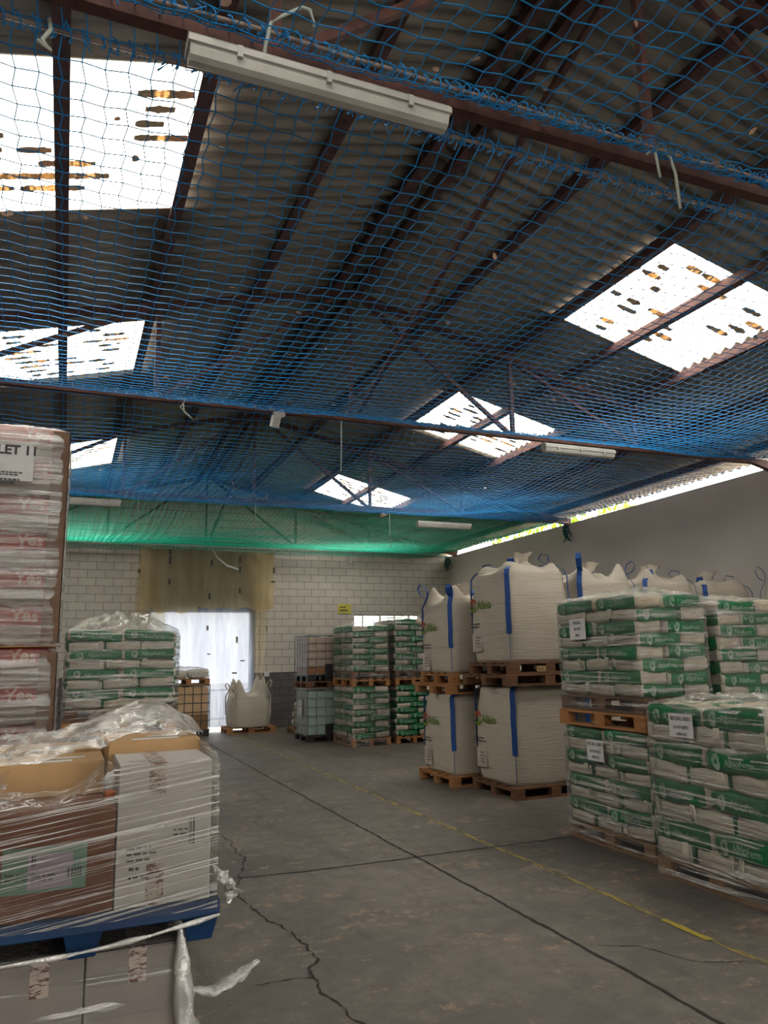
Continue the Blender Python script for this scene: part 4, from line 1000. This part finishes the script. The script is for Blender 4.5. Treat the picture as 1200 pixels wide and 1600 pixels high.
# ---- tall stack of red and silver sacks
def ymat(face, c):
    if face in ('+z', '-z'): return 0
    return 0 if c[2] > .05 else 1
YL, YW, YTh = .6, .5, .29
ym, YS = sack_mesh('red_silver_sack', 77, YL, YW, YTh, [M['red_sack'], M['silver_sack']], ymat, nz=8)
mb = MB(); place(mb, text_pts('Yes', .13, .1, .004), lambda p: tuple(YS(((p[0]-.02)/(YL/2), -1, (p[1]+.035)/(YTh/2)), .004)))
yp = mb.mesh('printing', M['print_pink'])
YX, YY = -.07, 6.38
pallet(YX-.6, YY+.5, 0, 'timber pallet on floor under the tall red stack', 1.2, 1.0, 0, M['darkwood'])
yr = random.Random(6)
for lev, (zb, n, th) in enumerate(((.144, 6, .288), (1.885, 6, .286))):
    for k in range(n):
        for j, (cx, cy) in enumerate(((-.3, .25), (-.9, .25), (-.3, .75))):
            o = link('red_silver_sack', ym, None, (YX+cx+yr.uniform(-.01, .01), YY+cy, zb+th*(k+.5)), (0, yr.uniform(-.02, .02), 0)); o.scale = (.985, .985, th*1.01/YTh)
            link('printing', yp, o)
            tag(o, f'red and silver sack, {ORD[k]} layer, {["right front","left front","right rear"][j]}, {["lower","upper"][lev]} tall left load', 'sack', 'red and silver sacks in the tall stack')
    top = zb+th*n
    fb = film_box(YX-1.2, YX, YY, YY+1.0, zb-(.1 if lev == 0 else .0), top-.02, f'shiny layered film around the {["lower","upper"][lev]} tall red load', seed=20+lev, m=M['film_heavy'], mt=M['film_heavy'], dome=0 if lev == 0 else .09, off=.035, corner=.08)
    o = MB().box(YX-.105, YX+.022, YY-.024, YY-.018, zb+.02, top-.04).box(YX+.016, YX+.022, YY-.024, YY+.07, zb+.02, top-.04).build('edge_protector', M['strip_card'])
    tag(o, f'brown cardboard edge strip on the {["lower","upper"][lev]} tall red load', 'edge protector')
o = MB().box(YX-1.2, YX+.0, YY, YY+1.0, 1.874, 1.884).build('slip_sheet', M['kraft']); tag(o, 'thin card sheet between the two tall red loads', 'board')
paper_label('pallet_label', (YX-.44, YY-.065, 3.27), 'y', .42, .28, [('PALLET 11', .10), ('~', .026), ('~', .035)], 'white paper label reading PALLET 11 on tall red load', size=.06)
paper_label('pallet_label', (YX-.58, YY-.065, 1.60), 'y', .36, .26, [('PALLET 03', .10), ('~', .026)], 'white paper label ending in 03 on lower red load', size=.06)

# ---- near cartons on the blue plastic pallet
BX0, BX1, BY = -.35, .57, 2.98
r = empty('plastic_pallet', ((BX0+BX1)/2, BY+.6, .76)); hx = (BX1-BX0)/2
MB().box(-hx, hx, -.6, .6, .085, .14).build('deck', M['blueplastic'], r, bevel=.004)
for a in (-hx, -.065, hx-.13):
    for b_ in (-.59, -.07, .46):
        w_, d_ = .13, .13; i_ = .022
        MB().add([(a+i_, b_+i_, 0), (a+w_-i_, b_+i_, 0), (a+w_-i_, b_+d_-i_, 0), (a+i_, b_+d_-i_, 0), (a, b_, .09), (a+w_, b_, .09), (a+w_, b_+d_, .09), (a, b_+d_, .09)],
                 [(0, 3, 2, 1), (4, 5, 6, 7), (0, 1, 5, 4), (1, 2, 6, 5), (2, 3, 7, 6), (3, 0, 4, 7)]).build('foot', M['blueplastic'], r, bevel=.004)
tag(r, 'blue plastic pallet under the film-wrapped cartons', 'pallet')
def carton(x0, x1, y0, y1, z0, z1, m, label, tape=True, extra=None, topm=None):
    r = empty('carton', ((x0+x1)/2, (y0+y1)/2, z0)); a, b_, h = (x1-x0)/2, (y1-y0)/2, z1-z0
    bb = MB().box(-a, a, -b_, b_, 0, h-.003).build('box_body', m, r, bevel=.004)
    for s_ in (-1, 1):
        MB().box(-a+.002, a-.002, *( (-b_+.002, -.0015) if s_ < 0 else (.0015, b_-.002)), h-.003, h+.001).build('top_flap', topm or m, r)
    if tape:
        tx = tape if isinstance(tape, float) else 0.0
        MB().box(tx-.03, tx+.03, -b_-.0012, b_, h+.001, h+.0022).box(tx-.03, tx+.03, -b_-.0025, -b_-.0008, h-.11, h+.0022).build('packing_tape', M['tape'], bb)
        MB().box(tx-.03, tx+.03, -b_-.0025, -b_-.0008, .0, .14).build('packing_tape', M['tape'], bb)
    if extra:
        for nm, mm, mb in extra(a, b_, h): mb.build(nm, mm, bb)
    tag(r, label, 'carton', 'cartons in the near film-wrapped load'); return r
def ex_white(a, b_, h):
    m1 = MB(); y = -b_-.003
    place(m1, bars_pts(.022, .09, 3), FY(.085, y, h-.29))
    place(m1, lines_pts(.06, 2, 4, .006, .016), FY(.03, y, h-.24)); place(m1, lines_pts(.09, 3, 6, .007, .02), FY(-.13, y, h-.29)); place(m1, lines_pts(.05, 2, 9, .01, .03), FY(-.12, y, h-.36))
    m2 = MB().add([(p[0], y+.001, p[1]) for p in ((-.13, h-.30), (.12, h-.31), (.12, h-.20), (-.13, h-.20))], [(0, 1, 2, 3)])
    m3 = MB(); place(m3, lines_pts(.12, 3, 12, .006, .02), lambda p: (-.13+p[0], -b_+.08+p[1], h+.003))
    return [('printing', M['print_grey'], m1), ('label', M['white_card'], m2), ('top_printing', M['print_grey'], m3)]
def ex_brown(a, b_, h):
    y = -b_-.003; m0 = MB().box(-.12, .145, y-.001, y, .09, .235); m1 = MB().box(-.04, .10, y-.002, y-.001, .10, .21)
    m2 = MB(); place(m2, lines_pts(.07, 2, 2, .006, .016), FY(-.11, y-.003, .15)); place(m2, bars_pts(.04, .03, 5), FY(.085, y-.003, .13)); place(m2, bars_pts(.012, .035, 6), FY(-.03, y-.003, .175)); place(m2, lines_pts(.1, 2, 8, .005, .014), FY(-.03, y-.003, .14))
    m3 = MB()
    for q in (((-.232, .07), (-.212, .09)), ((-.212, .09), (-.232, .11)),): 
        (xa, za), (xb, zb) = q; m3.add([(xa, y, za-.003), (xb, y, zb-.003), (xb, y, zb+.003), (xa, y, za+.003)], [(0, 1, 2, 3)])
    return [('green_label', M['green_paper'], m0), ('lilac_label', M['lilac_paper'], m1), ('printing', M['print_grey'], m2), ('warning_mark', M['print_brick'], m3)]
def ex_slips(a, b_, h):
    m = MB().box(-.09, .10, -b_+.03, -b_+.08, h+.002, h+.0035).box(-.02, .15, -b_+.14, -b_+.18, h+.002, h+.0035)
    return [('paper_slip', M['paper'], m)]
carton(.205, .535, 3.0, 3.36, .902, 1.385, M['white_card'], 'tall white carton standing at right of wrapped load', tape=-.03, extra=ex_white)
carton(-.27, .200, 3.0, 3.38, .902, 1.24, M['brown_card'], 'dark brown carton with green label under film', tape=False, extra=ex_brown)
carton(-.27, .175, 3.40, 3.75, .902, 1.36, M['kraft'], 'kraft carton with paper slips behind the brown carton', tape=False, extra=ex_slips)
carton(-.25, .175, 3.77, 4.15, .902, 1.37, M['kraft'], 'rear left kraft carton of the wrapped load', tape=False, extra=ex_slips)
carton(.185, .55, 3.38, 3.75, .902, 1.43, M['kraft'], 'kraft carton directly behind the tall white carton', tape=False, extra=ex_slips)
carton(.185, .55, 3.77, 4.15, .902, 1.40, M['kraft'], 'rear right kraft carton of the wrapped load', tape=False)
def ex_low(a, b_, h):
    y = -b_-.003; m1 = MB(); place(m1, lines_pts(.12, 2, 21, .008, .02), FY(-.12, y-.001, h-.24)); place(m1, bars_pts(.02, .07, 22), FY(.07, y-.001, h-.34)); place(m1, lines_pts(.1, 3, 23, .006, .02), FY(-.11, y-.001, h-.31))
    m2 = MB().box(-.135, .115, y-.0005, y, h-.37, h-.21)
    return [('label', M['kraft'] if False else M['grey_card'], m2), ('printing', M['print_grey'], m1)]
pallet(.10, 3.55, 0, 'timber pallet below the lowest near cartons', 1.2, .72, PI/2, M['darkwood'])
carton(-.20, .122, 3.06, 3.5, .146, .752, M['grey_card'], 'lower left grey white carton beneath blue pallet', tape=.02, extra=ex_low)
carton(.127, .45, 3.06, 3.5, .146, .752, M['grey_card'], 'lower right grey white carton beneath blue pallet', tape=.01, extra=ex_low)
carton(-.20, .45, 3.52, 4.1, .146, .752, M['grey_card'], 'rear carton beneath the blue pallet', tape=False)
# small bottle wedged between cartons
r = empty('small_bottle', (.188, 3.18, 1.245)); MB().tube([(0, 0, 0), (0, 0, .012), (0, 0, .03)], [.02, .022, .018], 12).build('cap', M['orange'], r, smooth=True)
MB().tube([(.0, .05, 0), (0, .05, .07), (0, .05, .09)], [.025, .025, .01], 12).build('bottle_body', M['paper'], r, smooth=True); tag(r, 'small white bottle with orange cap between near cartons', 'bottle')

# film around the near load: skirt of rings with sloping top edge
def near_film():
    N = 120; nz = 26; v = []; f = []
    x0, x1, y0, y1 = BX0-.005, BX1-.012, BY-.01, BY+1.2; mx, my = (x0+x1)/2, (y0+y1)/2
    per = []
    pts = [(x0, y0), (x1, y0), (x1, y1), (x0, y1)]
    for i in range(N):
        t_ = i/N*4; k = int(t_); u = t_-k; a, b_ = pts[k], pts[(k+1) % 4]; per.append((a[0]+(b_[0]-a[0])*u, a[1]+(b_[1]-a[1])*u))
    def ztop(x, y):
        u = (x-x0)/(x1-x0); w = (y-y0)/(y1-y0)
        return 1.27+.12*min(1, max(0, (u-.45)/.15))*(1-w*.5)+.18*w*(.3+.7*u)+.02*noise.noise((x*9, y*9, 1))
    for j in range(nz+1):
        for i in range(N):
            x, y = per[i]; t_ = j/nz; zt = ztop(x, y); z = .875+(zt-.875)*t_
            sh = max(0, (t_-.8)/.2)**2*.04; k = 1+.006*noise.noise((x*5, y*5, z*30))-(.03 if False else 0)
            g = 1-sh*(1 if x < .2 or y > 3.3 else .0)
            v.append((mx+(x-mx)*k*g, my+(y-my)*k*g, z))
    for j in range(nz):
        for i in range(N): f.append((j*N+i, j*N+(i+1) % N, (j+1)*N+(i+1) % N, (j+1)*N+i))
    # partly closed crinkled top, sagging between the cartons
    prev = nz*N; base = prev; mi = [0]*len(f)
    for q in range(1, 6):
        s_ = 1-q*.075; st = len(v)
        for i in range(N):
            a = v[base+i]; X = mx+(a[0]-mx)*s_; Y = my+(a[1]-my)*s_
            lift = .015*q if Y > 3.4 else .004*q
            v.append((X, Y, max(a[2]+lift+.02*noise.noise((X*20, Y*20, q)), (1.39 if X > .19 and Y < 3.5 else 1.25))))
        for i in range(N):
            x_, y_ = per[i]
            if x_ > .19 and y_ < 3.42: continue
            f.append((prev+i, prev+(i+1) % N, st+(i+1) % N, st+i)); mi.append(1)
        prev = st
    mb = MB(); mb.v = v; mb.f = f; mb.m = mi
    o = mb.build('stretch_wrap', [M['film_slant'], M['film_top']], smooth=True); tag(o, 'streaky clear film pulled around the near cartons', 'plastic film')
    return o
nf = near_film()
# film hump over the rear cartons
v = []; f = []; nx, ny = 40, 26
for i in range(nx+1):
    for j in range(ny+1):
        u, w = i/nx, j/ny; x = -.26+.83*u; y = 3.42+.75*w
        z = 1.40+(.12*math.exp(-((u-.72)/.3)**2)+.04)*math.sin(PI*(.15+.7*w))+.03*noise.noise((x*11, y*11, 2))+.012*noise.noise((x*40, y*40, 4))-.06*(1-u)*(1-w)
        v.append((x, y, z))
for i in range(nx):
    for j in range(ny): k = i*(ny+1)+j; f.append((k, k+1, k+ny+2, k+ny+1))
MB().add(v, f).build('film_hump', M['film_top'], nf, smooth=True)
def crumple(name, path, widths, m, label, seed, parent=None, n=12, amp=.25):
    P = [Vector(p) for p in path]; v = []; f = []
    K = 34
    for i in range(K+1):
        t_ = i/K*(len(P)-1); k = min(int(t_), len(P)-2); u = t_-k; c = P[k].lerp(P[k+1], u); w = widths[k]*(1-u)+widths[k+1]*u
        for j in range(n):
            th = 2*PI*j/n; q = w*(1+amp*2*noise.noise((math.cos(th)*2.5+seed, math.sin(th)*2.5, i*.35)))
            d = (P[k+1]-P[k]).normalized(); a = d.cross(Vector((.01, .02, 1))).normalized() if abs(d.z) < .9 else d.cross(Vector((0, 1, 0))).normalized(); b_ = d.cross(a)
            v.append(tuple(c+a*q*math.cos(th)+b_*q*.45*math.sin(th)))
    for i in range(K):
        for j in range(n): f.append((i*n+j, i*n+(j+1) % n, (i+1)*n+(j+1) % n, (i+1)*n+j))
    o = MB().add(v, f).build(name, m, parent, smooth=True)
    if label: tag(o, label, 'plastic film')
    return o
crumple('film_tail', [(.46, 3.03, .60), (.56, 3.04, .575), (.66, 3.06, .60), (.74, 3.1, .63)], [.012, .03, .028, .012], M['film_white'], 'crumpled film tail sticking out beside the lower cartons', 4, amp=.5)
crumple('film_skirt', [(.44, 3.03, .83), (.455, 3.02, .62), (.475, 3.02, .35), (.48, 3.02, .1)], [.006, .032, .05, .065], M['film_white'], 'whitish film hanging down right side of lower cartons', 8, amp=.3)
q_ = [Vector((-.36, 2.955, .80)).lerp(Vector((.565, 2.955, .855)), k/12)+Vector((0, -.004*(k % 2), -.03*math.sin(PI*k/12))) for k in range(13)]
MB().tube(q_, [.004+.003*(k % 3) for k in range(13)], 7).build('twisted_film_strand', M['film_white'], nf, smooth=True)
crumple('film_tuft', [(.54, 2.99, 1.02), (.58, 2.98, .97), (.62, 2.98, .93), (.60, 2.98, .88)], [.006, .035, .03, .006], M['film_white'], None, 12, parent=nf, amp=.7)
low = film_box(-.20, .45, 3.06, 4.1, .02, .76, 'thin film around the lowest near cartons', seed=30, dome=0, off=.006, m=M['film'], corner=.02)

# pallets get their own timber tone
_cache = {}
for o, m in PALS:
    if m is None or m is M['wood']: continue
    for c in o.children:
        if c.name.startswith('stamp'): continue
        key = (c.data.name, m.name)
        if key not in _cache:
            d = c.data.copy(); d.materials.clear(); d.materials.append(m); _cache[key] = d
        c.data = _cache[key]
